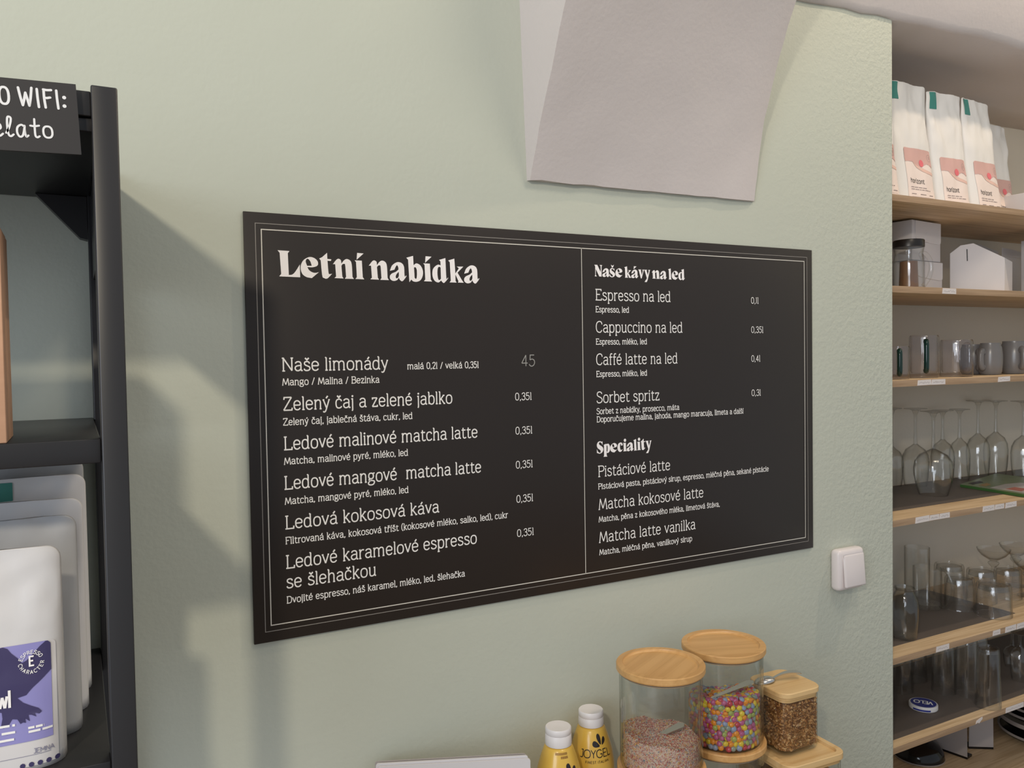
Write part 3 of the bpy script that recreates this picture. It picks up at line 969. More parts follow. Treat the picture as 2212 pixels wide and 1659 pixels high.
# ---------------------------------------------------------------- black bookcase at the left
bc = thing('bookcase', 'black steel bookcase with open sides at the left of the menu board', 'bookcase', (0, 0, 0))
X0, X1 = -0.19, -0.1685
for xa in (X0, -1.02):
    for ya, yb in ((-0.352, -0.322), (-0.032, -0.002)):
        box('post', xa, xa + X1 - X0, ya, yb, -1.148, 0.640, M['black_metal'], bc, 0.0015)
XA = -1.02 + X1 - X0
box('top_board', XA, X0 + 0.003, -0.345, -0.004, 0.600, 0.612, M['black_metal'], bc, 0.001)
for ya in (-0.348, -0.028):
    box('top_rail', XA, X0, ya, ya + 0.024, 0.613, 0.635, M['black_metal'], bc, 0.001)
for zt in (0.326, 0.031, -0.264, -0.56):
    box('shelf_board', XA, X0 - 0.0005, -0.345, -0.004, zt - 0.022, zt, M['black_metal'], bc, 0.001)
for xa in (X0, -1.02):
    for zt, zh in ((0.498, 0.634), (-0.9, -0.878)):  # upper rail added deeper than a rail needs, to block lamp light below the top board
        box('side_rail_and_blocker', xa + 0.004, xa + 0.018, -0.322, -0.032, zt, zh, M['black_metal'], bc)
prism('gusset', [(-0.245, 0.5995), (X0 - 0.0005, 0.5995), (X0 - 0.0005, 0.547), (-0.199, 0.549)], 'y', -0.03, -0.012, M['black_metal'], bc)
prism('gusset', [(-0.96, 0.5995), (-1.0, 0.5995), (-1.0, 0.547)], 'y', -0.03, -0.012, M['black_metal'], bc)

# black card with the wifi note, leaning on the top rail
sg = thing('wifi_card', 'black card with white handwritten wifi note on top of the bookcase', 'sign', (0, -0.3525, 0), 0)
S = [at(163.5, 182, -0.3560), at(176, 334, -0.3560)]
dx = Vector((math.cos(-0.035), 0, math.sin(-0.035) + 0.072))
tl, bl = S[0] - dx * 0.26, S[1] - dx * 0.26
prism('card', [(bl.x, bl.z), (S[1].x, S[1].z), (S[0].x, S[0].z), (tl.x, tl.z)], 'y', -0.0035, -0.0005, M['card_black'], sg)


def hand(txt, a, b, cap, weight, sp=34):
    A, B = at(*a, -0.3562), at(*b, -0.3562)
    d = B - A
    ln = d.length
    d.normalize()
    up = Vector((-d.z, 0, d.x))
    vf = stroke_text(txt, ln, cap, weight, '+', True, 6, sp)
    link('handwriting', text_mesh('handwriting', vf, lambda p, q: (A.x + d.x * p + up.x * q, -0.0037, A.z + d.z * p + up.z * q)), M['chalk'], sg)


hand('O WIFI:', (-2, 225), (147, 236), 0.0152, 13)
hand('elato', (-12, 293.5), (118, 299), 0.0150, 11)

# cardboard box on the upper shelf
cb = thing('cardboard_box', 'brown cardboard box standing on the upper bookcase shelf', 'box', (0, 0, 0))
box('body', -0.46, -0.2625, -0.343, -0.262, 0.3262, 0.512, M['cardboard'], cb, 0.001)
box('flap', -0.459, -0.2635, -0.342, -0.263, 0.5122, 0.5142, M['cardboard'], cb)


# ---------------------------------------------------------------- stand-up pouches
def pouch_half(w, h, dbot, dtop, rc, u, v):
    """half width and half thickness of a pouch at height v (0..1) and side u (-1..1)"""
    z = v * h
    hw = w / 2
    if z > h - rc:
        k = (z - (h - rc)) / rc
        hw -= rc * (1 - math.sqrt(max(0.0, 1 - k * k)))
    t = dtop + (dbot - dtop) * (1 - v) ** 1.1
    return hw, t / 2 * max(0.0, 1 - abs(u) ** 7) ** 0.5


def make_pouch(name, parent, w, h, dbot, dtop, rc, material, crinkle=0.0, seed=0, skirt=0.0):
    NU, NV = 26, 34
    V, F = [], []
    for side in (-1, 1):
        b = len(V)
        for j in range(NV + 1):
            v = 1 - (1 - j / NV) ** 1.7
            for i in range(NU + 1):
                u = -1 + 2 * i / NU
                u = math.copysign(1 - (1 - abs(u)) ** 1.5, u)
                hw, t = pouch_half(w, h, dbot, dtop, rc, u, v)
                c = crinkle * (noise.noise((u * 2.0 + seed, v * 4.5, seed)) * 0.8 + noise.noise((u * 5 + seed, v * 9, seed + 4)) * 0.35) * (0.25 + v)
                if skirt and v < 0.12:
                    t *= 1 - skirt * (1 - v / 0.12)
                V.append((u * hw, side * t + c, v * h))
        for j in range(NV):
            for i in range(NU):
                q = (b + j * (NU + 1) + i, b + j * (NU + 1) + i + 1, b + (j + 1) * (NU + 1) + i + 1, b + (j + 1) * (NU + 1) + i)
                F.append(q if side < 0 else q[::-1])
    bm = bmesh.new()
    vs = [bm.verts.new(p) for p in V]
    for f in F:
        bm.faces.new([vs[i] for i in f])
    bmesh.ops.remove_doubles(bm, verts=bm.verts, dist=1e-5)
    bmesh.ops.holes_fill(bm, edges=[e for e in bm.edges if e.is_boundary], sides=0)
    o = link(name, frombm(name, bm, True), material, parent)

    def face(x, z, off=0.0008):
        v = min(max(z / h, 0), 1)
        hw, _ = pouch_half(w, h, dbot, dtop, rc, 0, v)
        u = max(-0.999, min(0.999, x / hw))
        hw, t = pouch_half(w, h, dbot, dtop, rc, u, v)
        c = crinkle * (noise.noise((u * 2.0 + seed, v * 4.5, seed)) * 0.8 + noise.noise((u * 5 + seed, v * 9, seed + 4)) * 0.35) * (0.25 + v)
        return Vector((x, -t + c - off, z))
    return o, face


def patch(name, pts, face, off, material, parent, step=0.006):
    """flat printed shape laid on a curved face: fill, cut fine, then wrap"""
    me = poly_fill([pts], lambda a, b: (a, 0, b), name)
    bm = bmesh.new()
    bm.from_mesh(me)
    xs0, xs1 = min(p[0] for p in pts), max(p[0] for p in pts)
    zs0, zs1 = min(p[1] for p in pts), max(p[1] for p in pts)
    for k in range(1, int((xs1 - xs0) / step) + 1):
        bmesh.ops.bisect_plane(bm, geom=bm.verts[:] + bm.edges[:] + bm.faces[:], plane_co=(xs0 + k * step, 0, 0), plane_no=(1, 0, 0))
    for k in range(1, int((zs1 - zs0) / step) + 1):
        bmesh.ops.bisect_plane(bm, geom=bm.verts[:] + bm.edges[:] + bm.faces[:], plane_co=(0, 0, zs0 + k * step), plane_no=(0, 0, 1))
    for v in bm.verts:
        v.co = face(v.co.x, v.co.z, off)
    bm.to_mesh(me)
    bm.free()
    me.polygons.foreach_set('use_smooth', [True] * len(me.polygons))
    return link(name, me, material, parent)


def rounded(x0, x1, z0, z1, r, corners='tltrblbr', n=5):
    P = []
    for key, cx, cz, a0 in (('bl', x0 + r, z0 + r, PI), ('br', x1 - r, z0 + r, 1.5 * PI), ('tr', x1 - r, z1 - r, 0), ('tl', x0 + r, z1 - r, PI / 2)):
        if key in corners:
            P += [(cx + r * math.cos(a0 + PI / 2 * k / n), cz + r * math.sin(a0 + PI / 2 * k / n)) for k in range(n + 1)]
        else:
            P.append({'bl': (x0, z0), 'br': (x1, z0), 'tr': (x1, z1), 'tl': (x0, z1)}[key])
    return P


def dashes(name, rows, face, off, material, parent):
    """rows of print too small to read: (x0, x1, z, height, breaks)"""
    V, F = [], []
    rnd = random.Random(5)
    for x0, x1, z, hh, br in rows:
        x = x0
        while x < x1:
            ln = min(x1 - x, rnd.uniform(0.6, 1.6) * br)
            m = max(1, int(ln / 0.004))
            for k in range(m):
                b = len(V)
                xa, xb = x + ln * k / m, x + ln * (k + 1) / m
                V += [face(xa, z, off), face(xb, z, off), face(xb, z + hh, off), face(xa, z + hh, off)]
                F.append((b, b + 1, b + 2, b + 3))
            x += ln + br * 0.25
    return link(name, mesh(name, V, F), material, parent)


# pouches standing one behind the other on the lower bookcase shelf
ZS = 0.0314
PW = 0.152
SPEC = [(-0.330, at(137, 1400, -0.330).x, 0.196, 'pouch', 'white coffee pouch with a lilac bird label at the front of the lower bookcase shelf', 0.0),
        (-0.270, at(167, 1190, -0.270).x, 0.213, 'pouch_grey', 'frosted grey pouch right behind the front coffee pouch', 0.02),
        (-0.215, at(181, 1150, -0.215).x, 0.222, 'pouch', 'white pouch third in the row on the lower bookcase shelf', -0.02),
        (-0.160, at(188, 1130, -0.160).x, 0.240, 'pouch', 'white pouch with a teal strip fourth in the row on the bookcase', 0.03),
        (-0.105, at(183, 1095, -0.105).x, 0.252, 'pouch_grey', 'grey pouch standing rearmost in the row on the bookcase', 0.0)]
for i, (y, xr, h, mt, lab, rz) in enumerate(SPEC):
    p_ = thing('coffee_pouch', lab, 'coffee bag', (xr - PW / 2, y + 0.024, ZS), rz, 'pouches in a row on the bookcase')
    body, face = make_pouch('pouch_body', p_, PW, h, 0.046, 0.005, 0.012, M[mt], 0.004, i * 3.7)
    if i == 3:
        patch('seal_strip', rounded(-0.06, 0.006, h - 0.024, h - 0.004, 0.001), face, 0.0008, M['teal'], p_)
    if i == 0:
        q = lambda px, py: (at(px, py, y).x - (xr - PW / 2), at(px, py, y).z - ZS)
        x1, zt = q(108, 1392)
        _, zb = q(121, 1592)
        x0 = -0.060
        patch('label', rounded(x0, x1 + 0.004, 0.004, zt, 0.004, 'tltr'), face, 0.0008, M['label_white'], p_)
        patch('artwork_ground', rounded(x0, x1, zb, zt, 0.004, 'tltr'), face, 0.0013, M['lilac'], p_)
        z4 = lambda a, b: q(a / 5.947, 1380 + b / 5.947)
        bird = [z4(*c) for c in ((-330, 330), (-150, 210), (20, 168), (80, 185), (130, 240), (215, 300), (270, 362), (330, 330), (420, 240), (500, 150),
                                 (575, 85), (605, 78), (640, 102), (648, 250), (655, 435), (560, 530), (470, 610), (400, 670), (330, 755), (215, 795),
                                 (290, 850), (390, 885), (490, 915), (535, 955), (500, 985), (440, 975), (465, 1022), (400, 1000), (360, 1000), (380, 1080),
                                 (318, 1045), (330, 1100), (290, 1095), (260, 1115), (220, 1060), (150, 1060), (110, 1130), (40, 1180), (5, 1170), (25, 1060), (15, 985), (-200, 960), (-330, 800))]
        patch('bird_print', [(max(x0 + 0.001, a), b) for a, b in bird], face, 0.0018, M['navy'], p_)
        a0 = z4(365, 395)
        link('lettering', text_mesh('lettering', stroke_text('E', z4(432, 385)[0] - a0[0], 0.0080, 18, '*'), lambda a, b: face(a0[0] + a, a0[1] + b, 0.0023)), M['print_bold'], p_)
        a1 = z4(-40, 945)
        link('lettering', text_mesh('lettering', stroke_text('wl', z4(135, 920)[0] - a1[0], 0.0150, 14, '*'), lambda a, b: face(a1[0] + a, a1[1] + b, 0.0023)), M['print_bold'], p_)
        cx, cz = z4(395, 345)
        rr = z4(540, 345)[0] - cx
        V, F = [], []
        for word, c0, c1, inv in (('ESPRESSO', 158, 32, False), ('CHARACTER', 190, 350, True)):
            for k, ch in enumerate(word):
                an = math.radians(c0 + (c1 - c0) * k / (len(word) - 1))
                vv, ff = stroke_text(ch, 0.0021, 0.0030, 17, '*')
                t = an - PI / 2 if not inv else an + PI / 2
                b = len(V)
                for w_ in vv:
                    lx, lz = w_.x - 0.00105, w_.y - 0.0015
                    V.append(face(cx + rr * math.cos(an) + lx * math.cos(t) - lz * math.sin(t), cz + rr * math.sin(an) + lx * math.sin(t) + lz * math.cos(t), 0.0023))
                F += [tuple(b + e for e in f_) for f_ in ff]
        link('ring_lettering', mesh('ring_lettering', V, F), M['print'], p_)
        g1, g2, g3 = z4(360, 1180), z4(365, 1235), z4(-300, 1240)
        dashes('small_print', [(g1[0], g1[0] + 0.0125, g1[1], 0.0020, 0.004), (g2[0], g2[0] + 0.0200, g2[1] + 0.0005, 0.0020, 0.006), (x0 + 0.004, z4(150, 0)[0], g3[1], 0.002, 0.008),
                               (x0 + 0.004, z4(150, 0)[0], g3[1] - 0.006, 0.002, 0.008), (x0 + 0.004, z4(165, 0)[0], g3[1] - 0.012, 0.002, 0.008)], face, 0.0019, M['print'], p_)
        g4 = z4(430, 1480)
        link('lettering', text_mesh('lettering', stroke_text('JEMNÁ'.replace('Á', 'A'), 0.0160, 0.0040, 14, '*'), lambda a, b: face(g4[0] + a, g4[1] + b, 0.0013)), M['navy_grey'], p_)
        g5 = z4(290, 1640)
        V, F = [], []
        for k in range(5):
            vv, ff = [], []
            disc((g5[0] + k * 0.0068, g5[1]), 0.0022, vv, ff, 8)
            b = len(V)
            V += [face(a.x, a.y, 0.0013) for a in vv]
            F += [tuple(b + e for e in f_) for f_ in ff]
        link('rating_dots', mesh('rating_dots', V, F), M['navy'], p_)
        g6 = z4(0, 1590)
        dashes('rule_line', [(x0 + 0.004, x1 - 0.002, g6[1], 0.0004, 0.2)], face, 0.0013, M['navy_grey'], p_)
# ---------------------------------------------------------------- counter: cards, syrup bottles, jars
cd0, cd1 = Vector((0.166, -0.022)), Vector((0.372, -0.112))
dv = (cd1 - cd0)
ang = math.atan2(dv.y, dv.x)
LW = dv.length
for i, (off, dh, dx, mt, lab) in enumerate(((0.004, -0.001, -0.002, 'paper_grey', 'grey backing card behind the white cards on the counter'),
                                             (-0.004, 0.000, 0.000, 'paper', 'white card in the middle of the upright stack of cards'),
                                             (-0.0075, -0.003, 0.003, 'paper', 'white card at the front of the upright stack of cards'))):
    c = thing('menu_card', lab, 'card', (cd0.x, cd0.y, CTR), ang, 'upright cards on the counter')
    b_ = prism('card_sheet', rounded(dx, LW + dx, 0, 0.2205 + dh, 0.004, 'tltr'), 'y', off - 0.0012, off + 0.0012, M[mt], c)

PROF = [(0.036, 0), (0.0385, 0.004), (0.0385, 0.12), (0.0375, 0.145), (0.034, 0.166), (0.0285, 0.185), (0.0230, 0.2000), (0.0205, 0.2035), (0.017, 0.2045)]


def brad(z):
    for (r0, z0), (r1, z1) in zip(PROF, PROF[1:]):
        if z0 <= z <= z1:
            return r0 + (r1 - r0) * (z - z0) / (z1 - z0)
    return PROF[-1][0]


def make_bottle(loc, face_dir, ztop, label, stamp, z0):
    t = thing('syrup_bottle', label, 'syrup bottle', loc, 0, 'yellow syrup bottles on the counter')
    lathe('bottle_body', [(0, 0.001)] + PROF + [(0, 0.2045)], M['bottle'], t, seg=48)
    H = ztop - loc[2]
    lathe('cap', [(0.0175, 0.2050), (0.0210, 0.2050), (0.0212, 0.2072), (0.0206, H - 0.0105), (0.0202, H - 0.0100), (0.0206, H - 0.0095), (0.0206, H - 0.0015), (0.0195, H), (0.008, H - 0.0006), (0, H - 0.0012)], M['cap'], t, seg=48, deg=50)

    def wrap(s, z, off=0.0004):
        r = brad(z) + off
        a = face_dir + s / 0.035
        return Vector((r * math.cos(a), r * math.sin(a), z))
    link('brand_lettering', text_mesh('brand_lettering', stroke_text('JOYGEL', 0.056, 0.0115, 12, '*'), lambda a, b: wrap(a - 0.026, z0 + b), lambda p: Vector((p.x, p.y, 0))), M['ink'], t)
    link('small_lettering', text_mesh('small_lettering', stroke_text('FINEST ITALIAN', 0.040, 0.0036, 15, '*', False, 14, 40), lambda a, b: wrap(a - 0.016, z0 - 0.0085 + b), lambda p: Vector((p.x, p.y, 0))), M['ink'], t)
    V, F = [], []
    for ca, L, wd in ((160, 0.0150, 0.0060), (105, 0.0165, 0.0056), (50, 0.0135, 0.0046)):
        ca = math.radians(ca)
        b = len(V)
        pts = []
        for k in range(20):
            q = 2 * PI * k / 20
            u_ = L * (0.5 - 0.5 * math.cos(q))
            v_ = wd * math.sin(q) * (0.4 + 0.6 * u_ / L)
            s, z = 0.013 + (u_ + 0.0032) * math.cos(ca) - v_ * math.sin(ca), z0 + 0.0155 + (u_ + 0.0032) * math.sin(ca) + v_ * math.cos(ca)
            V.append(wrap(s, z))
        V.append(wrap(0.013 + L * .5 * math.cos(ca), z0 + 0.0155 + L * .5 * math.sin(ca), 0.0006))
        F += [(b + k, b + (k + 1) % 20, b + 20) for k in range(20)]
    link('petal_logo', mesh('petal_logo', V, F), M['ink'], t)
    if stamp:
        V, F = [], []
        for zz, s0, s1 in ((0.1965, -0.016, 0.012), (0.1915, -0.004, 0.012)):
            for k in range(8):
                b = len(V)
                a0, a1 = s0 + (s1 - s0) * k / 8, s0 + (s1 - s0) * (k + 0.8) / 8
                V += [wrap(a0, zz), wrap(a1, zz), wrap(a1, zz + 0.0034), wrap(a0, zz + 0.0034)]
                F.append((b, b + 1, b + 2, b + 3))
        link('date_stamp', mesh('date_stamp', V, F), M['brown_print'], t)
    return t


toc = lambda x, y: math.atan2(CAM.y - y, CAM.x - x)
make_bottle((0.447, -0.077, CTR), toc(0.447, -0.077) + 0.25, -0.188, 'yellow syrup bottle with white cap, the left and lower one in front', True, 0.150)
make_bottle((0.530, -0.045, CTR), toc(0.530, -0.045) + 0.18, -0.191, 'yellow syrup bottle with white cap next to the jar of sprinkles', False, 0.163)

# round storage jars: two stacked pairs
RJ = 0.070
LIDP = lambda: [(0, 0.0095), (0.0575, 0.0095), (0.0595, 0.0115), (0.0600, 0.0130), (0.0690, 0.0130), (RJ, 0.0115), (RJ, 0.0035), (0.0685, 0.0012), (0.0640, 0.0008), (0.0640, -0.003), (0, -0.003)]


def make_jar(x, y, ztop, h, label, rz=0.0):
    t = thing('storage_jar', label, 'jar', (x, y, ztop - h), rz, 'round glass jars with bamboo lids')
    zt = h - 0.0145
    R = 0.0655
    prof = [(0, 0.0006), (R - 0.008, 0.0006), (R - 0.002, 0.003), (R, 0.009), (R, zt), (R - 0.0032, zt), (R - 0.0032, 0.010), (R - 0.006, 0.006), (R - 0.012, 0.0050), (0, 0.0050)]
    lathe('glass_body', prof, M['jar_glass'], t, seg=64)
    lathe('seal_ring', [(0.0605, zt + 0.0002), (0.0665, zt + 0.0002), (0.0665, zt + 0.0012), (0.0605, zt + 0.0012)], M['seal'], t, seg=64)
    ld = lathe('bamboo_lid', LIDP(), M['bamboo'], t, (0, 0, h - 0.0130), seg=72, deg=25)
    return t


J1, J2 = (0.597, -0.145), (0.7505, -0.121)
ZL = -0.0935
HJ = 0.166
lower_top = ZL - HJ + 0.0035
make_jar(*J1, ZL, HJ, 'glass jar of pale sprinkles with a bamboo lid, left of the two tall jars', 0.5)
make_jar(*J2, ZL - 0.003, HJ, 'glass jar full of coloured candy lentils with a bamboo lid', -0.35)
make_jar(*J1, lower_top, lower_top - CTR, 'lower glass jar under the jar of sprinkles', 0.2)
make_jar(*J2, lower_top - 0.003, lower_top - 0.003 - CTR, 'lower glass jar under the jar of candy lentils', 0.9)
JB = ZL - HJ                                        # underside of the upper jars

# sprinkles: one heap nobody could count
rnd = random.Random(11)
V, F, MI = [], [], []
RS = 0.0600


def heap(x, y):
    return 0.052 + 0.002 * (y / RS) - 0.007 * (x / RS) + 0.006 * noise.noise((x * 30, y * 30, 2))


NR, NA = 10, 40
for k in range(NR + 1):
    for a in range(NA):
        r = (RS - 0.0012) * k / NR
        x, y = r * math.cos(2 * PI * a / NA), r * math.sin(2 * PI * a / NA)
        V.append((x, y, heap(x, y) - 0.0012))
for k in range(NR):
    for a in range(NA):
        b = (a + 1) % NA
        F.append((k * NA + a, k * NA + b, (k + 1) * NA + b, (k + 1) * NA + a))
b0 = len(V)
for a in range(NA):
    V.append(((RS - 0.0012) * math.cos(2 * PI * a / NA), (RS - 0.0012) * math.sin(2 * PI * a / NA), 0.0062))
for a in range(NA):
    b = (a + 1) % NA
    F.append((NR * NA + a, NR * NA + b, b0 + b, b0 + a))
F.append(tuple(range(b0, b0 + NA)))
MI += [0] * len(F)


def rod(c, d, L, r, mi):
    d = d.normalized()
    s = d.cross(Vector((0.3, 0.5, 0.8))).normalized()
    u = d.cross(s)
    b = len(V)
    for e in (-1, 1):
        for k in range(4):
            V.append(c + d * (e * L / 2) + s * (r * math.cos(PI / 2 * k)) + u * (r * math.sin(PI / 2 * k)))
    for k in range(4):
        j = (k + 1) % 4
        F.append((b + k, b + j, b + 4 + j, b + 4 + k))
    F.append((b + 3, b + 2, b + 1, b))
    F.append((b + 4, b + 5, b + 6, b + 7))
    MI.extend([mi] * 6)


for i in range(15000):
    if i < 5600:
        r = RS * math.sqrt(rnd.random()) * 0.99
        a = rnd.uniform(0, 2 * PI)
        x, y = r * math.cos(a), r * math.sin(a)
        c = Vector((x, y, heap(x, y) + rnd.uniform(-0.0012, 0.0009)))
        d = Vector((rnd.uniform(-1, 1), rnd.uniform(-1, 1), rnd.uniform(-0.5, 0.5)))
    else:
        a = rnd.uniform(0, 2 * PI)
        x, y = RS * math.cos(a), RS * math.sin(a)
        c = Vector((x, y, rnd.uniform(0.0065, heap(x, y)))) * 1.0
        k = rnd.uniform(0.978, 0.998)
        c.x *= k
        c.y *= k
        d = Vector((-y, x, 0)) * rnd.uniform(-1, 1) * 20 + Vector((0, 0, rnd.uniform(-1, 1)))
    rod(c, d, rnd.uniform(0.0020, 0.0038), 0.00050, rnd.choices(range(6), (4, 4, 3, 2, 1, 1.2))[0])
SPR = [mat('sprinkle_' + n_, c, 0.5) for n_, c in (('cream', (0.74, 0.55, 0.44)), ('pink', (0.62, 0.30, 0.28)), ('white', (0.78, 0.68, 0.60)), ('red', (0.50, 0.10, 0.09)), ('blue', (0.20, 0.30, 0.36)), ('yellow', (0.75, 0.47, 0.14)))]
sp_ = link('candy_sprinkles', mesh('candy_sprinkles', V, F, False, MI), SPR, None, (J1[0], J1[1], JB))
tag(sp_, 'heap of pale pink and cream sprinkles inside the left glass jar', 'sprinkles')
sp_['kind'] = 'stuff'

# candy lentils: each one a thing, the hidden filling behind them one mass
RC = 0.0592
lent = {k: lathe_me('candy_lentil', [(0, -0.0030), (0.0022, -0.0027), (0.0040, -0.0017), (0.0050, 0), (0.0040, 0.0017), (0.0022, 0.0027), (0, 0.0030)], 14, 80) for k in CANDY}
for k in CANDY:
    lent[k].materials.append(M['candy_' + k])
WTS = {'red': 2.0, 'pink': 3.0, 'orange': 2.6, 'yellow': 2.6, 'blue': 2.7, 'green': 1.5, 'grey': 1.3}
names = list(CANDY)
J2B = JB - 0.003
view_a = math.atan2(CAM.y - J2[1], CAM.x - J2[0])


def ctop(x, y):
    return 0.079 - 0.012 * (y / RC) - 0.004 * (x / RC) + 0.005 * noise.noise((x * 28, y * 28, 9))


spots = []
rnd = random.Random(4)
# front of the filling against the glass, rows of touching lentils
zrow, rowi = 0.0085, 0
while zrow < 0.11:
    npr = 37
    for k in range(npr):
        a = 2 * PI * (k + 0.5 * (rowi % 2)) / npr + rnd.uniform(-0.03, 0.03)
        da = (a - view_a + PI) % (2 * PI) - PI
        if abs(da) > 1.45:
            continue
        x, y = RC * math.cos(a), RC * math.sin(a)
        if zrow > ctop(x, y) - 0.002:
            continue
        spots.append((Vector((x * 0.945, y * 0.945, zrow + rnd.uniform(-0.0012, 0.0012))), a, 'side'))
    zrow += 0.0084
    rowi += 1
side_n = len(spots)
gx = 0.0098
for i in range(-8, 9):
    for j in range(-8, 9):
        x, y = (i + 0.5 * (j % 2)) * gx, j * gx * 0.92
        if x * x + y * y < (RC * 0.93) ** 2:
            spots.append((Vector((x + rnd.uniform(-.001, .001), y + rnd.uniform(-.001, .001), ctop(x, y) + rnd.uniform(-0.001, 0.0015))), 0, 'top'))
spots = spots[:300]
clump = lambda v: noise.noise((v.x * 45, v.y * 45, v.z * 45))
for v, a, kind in spots:
    col = rnd.choices(names, [WTS[n_] * (1 + 1.2 * max(0, noise.noise((v.x * 40 + 7 * q, v.y * 40, v.z * 40)))) for q, n_ in enumerate(names)])[0]
    o = bpy.data.objects.new('candy_lentil', lent[col])
    COL.objects.link(o)
    o.location = (J2[0] + v.x, J2[1] + v.y, J2B + v.z)
    if kind == 'side':
        ax = Vector((math.cos(a) * 1.6, math.sin(a) * 1.6, 0)) + Vector((rnd.uniform(-1, 1), rnd.uniform(-1, 1), rnd.uniform(-1, 1))) * 0.75
    else:
        ax = Vector((rnd.uniform(-.6, .6), rnd.uniform(-.6, .6), 1))
    o.rotation_euler = ax.to_track_quat('Z', 'Y').to_euler()
    o.scale = (1.0 + rnd.uniform(-.05, .05),) * 3
    tag(o, '%s candy lentil %s' % (col, 'behind the glass in the jar of candies' if kind == 'side' else 'on top of the heap in the jar of candies'), 'candy', 'candy lentils in the round jar')
V, F, MI = [], [], []
for k in range(NR + 1):
    for a in range(NA):
        r = (RC - 0.0065) * k / NR
        x, y = r * math.cos(2 * PI * a / NA), r * math.sin(2 * PI * a / NA)
        V.append(Vector((x, y, ctop(x, y) - 0.004)))
for k in range(NR):
    for a in range(NA):
        b = (a + 1) % NA
        F.append((k * NA + a, k * NA + b, (k + 1) * NA + b, (k + 1) * NA + a))
b0 = len(V)
for a in range(NA):
    V.append(Vector(((RC - 0.0065) * math.cos(2 * PI * a / NA), (RC - 0.0065) * math.sin(2 * PI * a / NA), 0.0062)))
for a in range(NA):
    b = (a + 1) % NA
    F.append((NR * NA + a, NR * NA + b, b0 + b, b0 + a))
F.append(tuple(range(b0, b0 + NA)))
MI = [0] * len(F)
src = lent['red']
sv, sf = [v.co.copy() for v in src.vertices], [tuple(p.vertices) for p in src.polygons]
for i in range(1300):
    a = rnd.uniform(0, 2 * PI)
    da = (a - view_a + PI) % (2 * PI) - PI
    front = abs(da) < 1.5
    r = RC * (0.90 if front else 0.945)
    x, y = r * math.cos(a), r * math.sin(a)
    z = rnd.uniform(0.0085, max(0.010, ctop(x, y) - (0.006 if front else 0.002)))
    if i > 1000:                                   # just under the surface
        r = RC * 0.93 * math.sqrt(rnd.random())
        x, y = r * math.cos(a), r * math.sin(a)
        z = ctop(x, y) - rnd.uniform(0.0015, 0.004)
    ax = Vector((math.cos(a) * 1.4, math.sin(a) * 1.4, 0)) + Vector((rnd.uniform(-1, 1), rnd.uniform(-1, 1), rnd.uniform(-1, 1))) * 0.7
    q = ax.to_track_quat('Z', 'Y')
    b = len(V)
    V += [q @ s + Vector((x, y, z)) for s in sv]
    F += [tuple(b + e for e in f) for f in sf]
    MI += [rnd.choices(range(7), [WTS[n_] for n_ in names])[0]] * len(sf)
fill = link('candy_filling', mesh('candy_filling', V, F, True, MI), [M['candy_' + k] for k in names], None, (J2[0], J2[1], J2B))
tag(fill, 'mixed mass of candy lentils deeper in the jar of candies', 'candy')
fill['kind'] = 'stuff'


def make_spoon(label, head, tail, via=None, head_r=0.014, drop=0.0):
    """spoon from the bowl end to the tip of the handle"""
    h, tl = Vector(head), Vector(tail)
    t = thing('teaspoon', label, 'spoon', head, 0, 'steel teaspoons at the jars')
    d = tl - h
    L = d.length
    dn = d.normalized()
    side = dn.cross(Vector((0, 0, 1))).normalized()
    up = side.cross(dn)
    # flat handle: narrow neck, broad end
    V, F = [], []
    N = 22
    for i in range(N + 1):
        f = i / N
        wv = 0.0030 + 0.0058 * max(0, (f - 0.25) / 0.75) ** 1.3
        if f > 0.93:
            wv *= math.sqrt(max(0.02, 1 - ((f - 0.93) / 0.07) ** 2))
        s = 0.35 * L * 0 + drop * math.sin(PI * f)
        c = dn * (head_r * 0.8 + (L - head_r * 0.8) * f) + up * s
        if via is not None:                        # bent handle: from the bowl to the bend, then straight on
            vm = Vector(via) - h
            c = vm * (f / 0.3) if f < 0.3 else vm + (d - vm) * ((f - 0.3) / 0.7)
        th = 0.0009
        V += [c - side * wv + up * -th, c + side * wv + up * -th, c + side * wv + up * th, c - side * wv + up * th]
    for i in range(N):
        for k in range(4):
            j = (k + 1) % 4
            F.append((i * 4 + k, i * 4 + j, (i + 1) * 4 + j, (i + 1) * 4 + k))
    F += [(3, 2, 1, 0), (N * 4, N * 4 + 1, N * 4 + 2, N * 4 + 3)]
    link('handle', autosmooth(mesh('handle', V, F), 40), M['steel'], t)
    V, F = [], []
    for k in range(9):
        ph = PI / 2 * k / 8
        for a in range(24):
            q = 2 * PI * a / 24
            V.append(dn * (head_r * 1.35 * math.cos(q) * math.cos(ph)) + side * (head_r * 0.9 * math.sin(q) * math.cos(ph)) + up * (head_r * 0.5 * math.sin(ph)))
    for k in range(8):
        for a in range(24):
            b = (a + 1) % 24
            F.append((k * 24 + a, k * 24 + b, (k + 1) * 24 + b, (k + 1) * 24 + a))
    bo = link('bowl', mesh('bowl', V, F, True), M['steel'], t)
    md = bo.modifiers.new('thick', 'SOLIDIFY')
    md.thickness = 0.0008
    return t


# spoon handles sticking out of the sprinkles and the candies
A = at(1388, 1606, J1[1] - 0.010)
B = at(1478, 1563, J1[1] - 0.004)
make_spoon('steel teaspoon stuck in the sprinkles, its handle slanting to the right', A + Vector((0.020, 0.016, -0.016)), B, A, 0.011)
A = at(1538, 1508, J2[1] - 0.022)
B = at(1627, 1471, J2[1] - 0.010)
make_spoon('steel teaspoon stuck in the candy lentils inside the jar', A + Vector((0.014, 0.016, -0.026)), B, A, 0.011)

# square container with brown crumbs on a flat lidded container
ZC = -0.190
CX0, CX1, CY0, CY1 = 0.843, 0.935, -0.172, -0.077


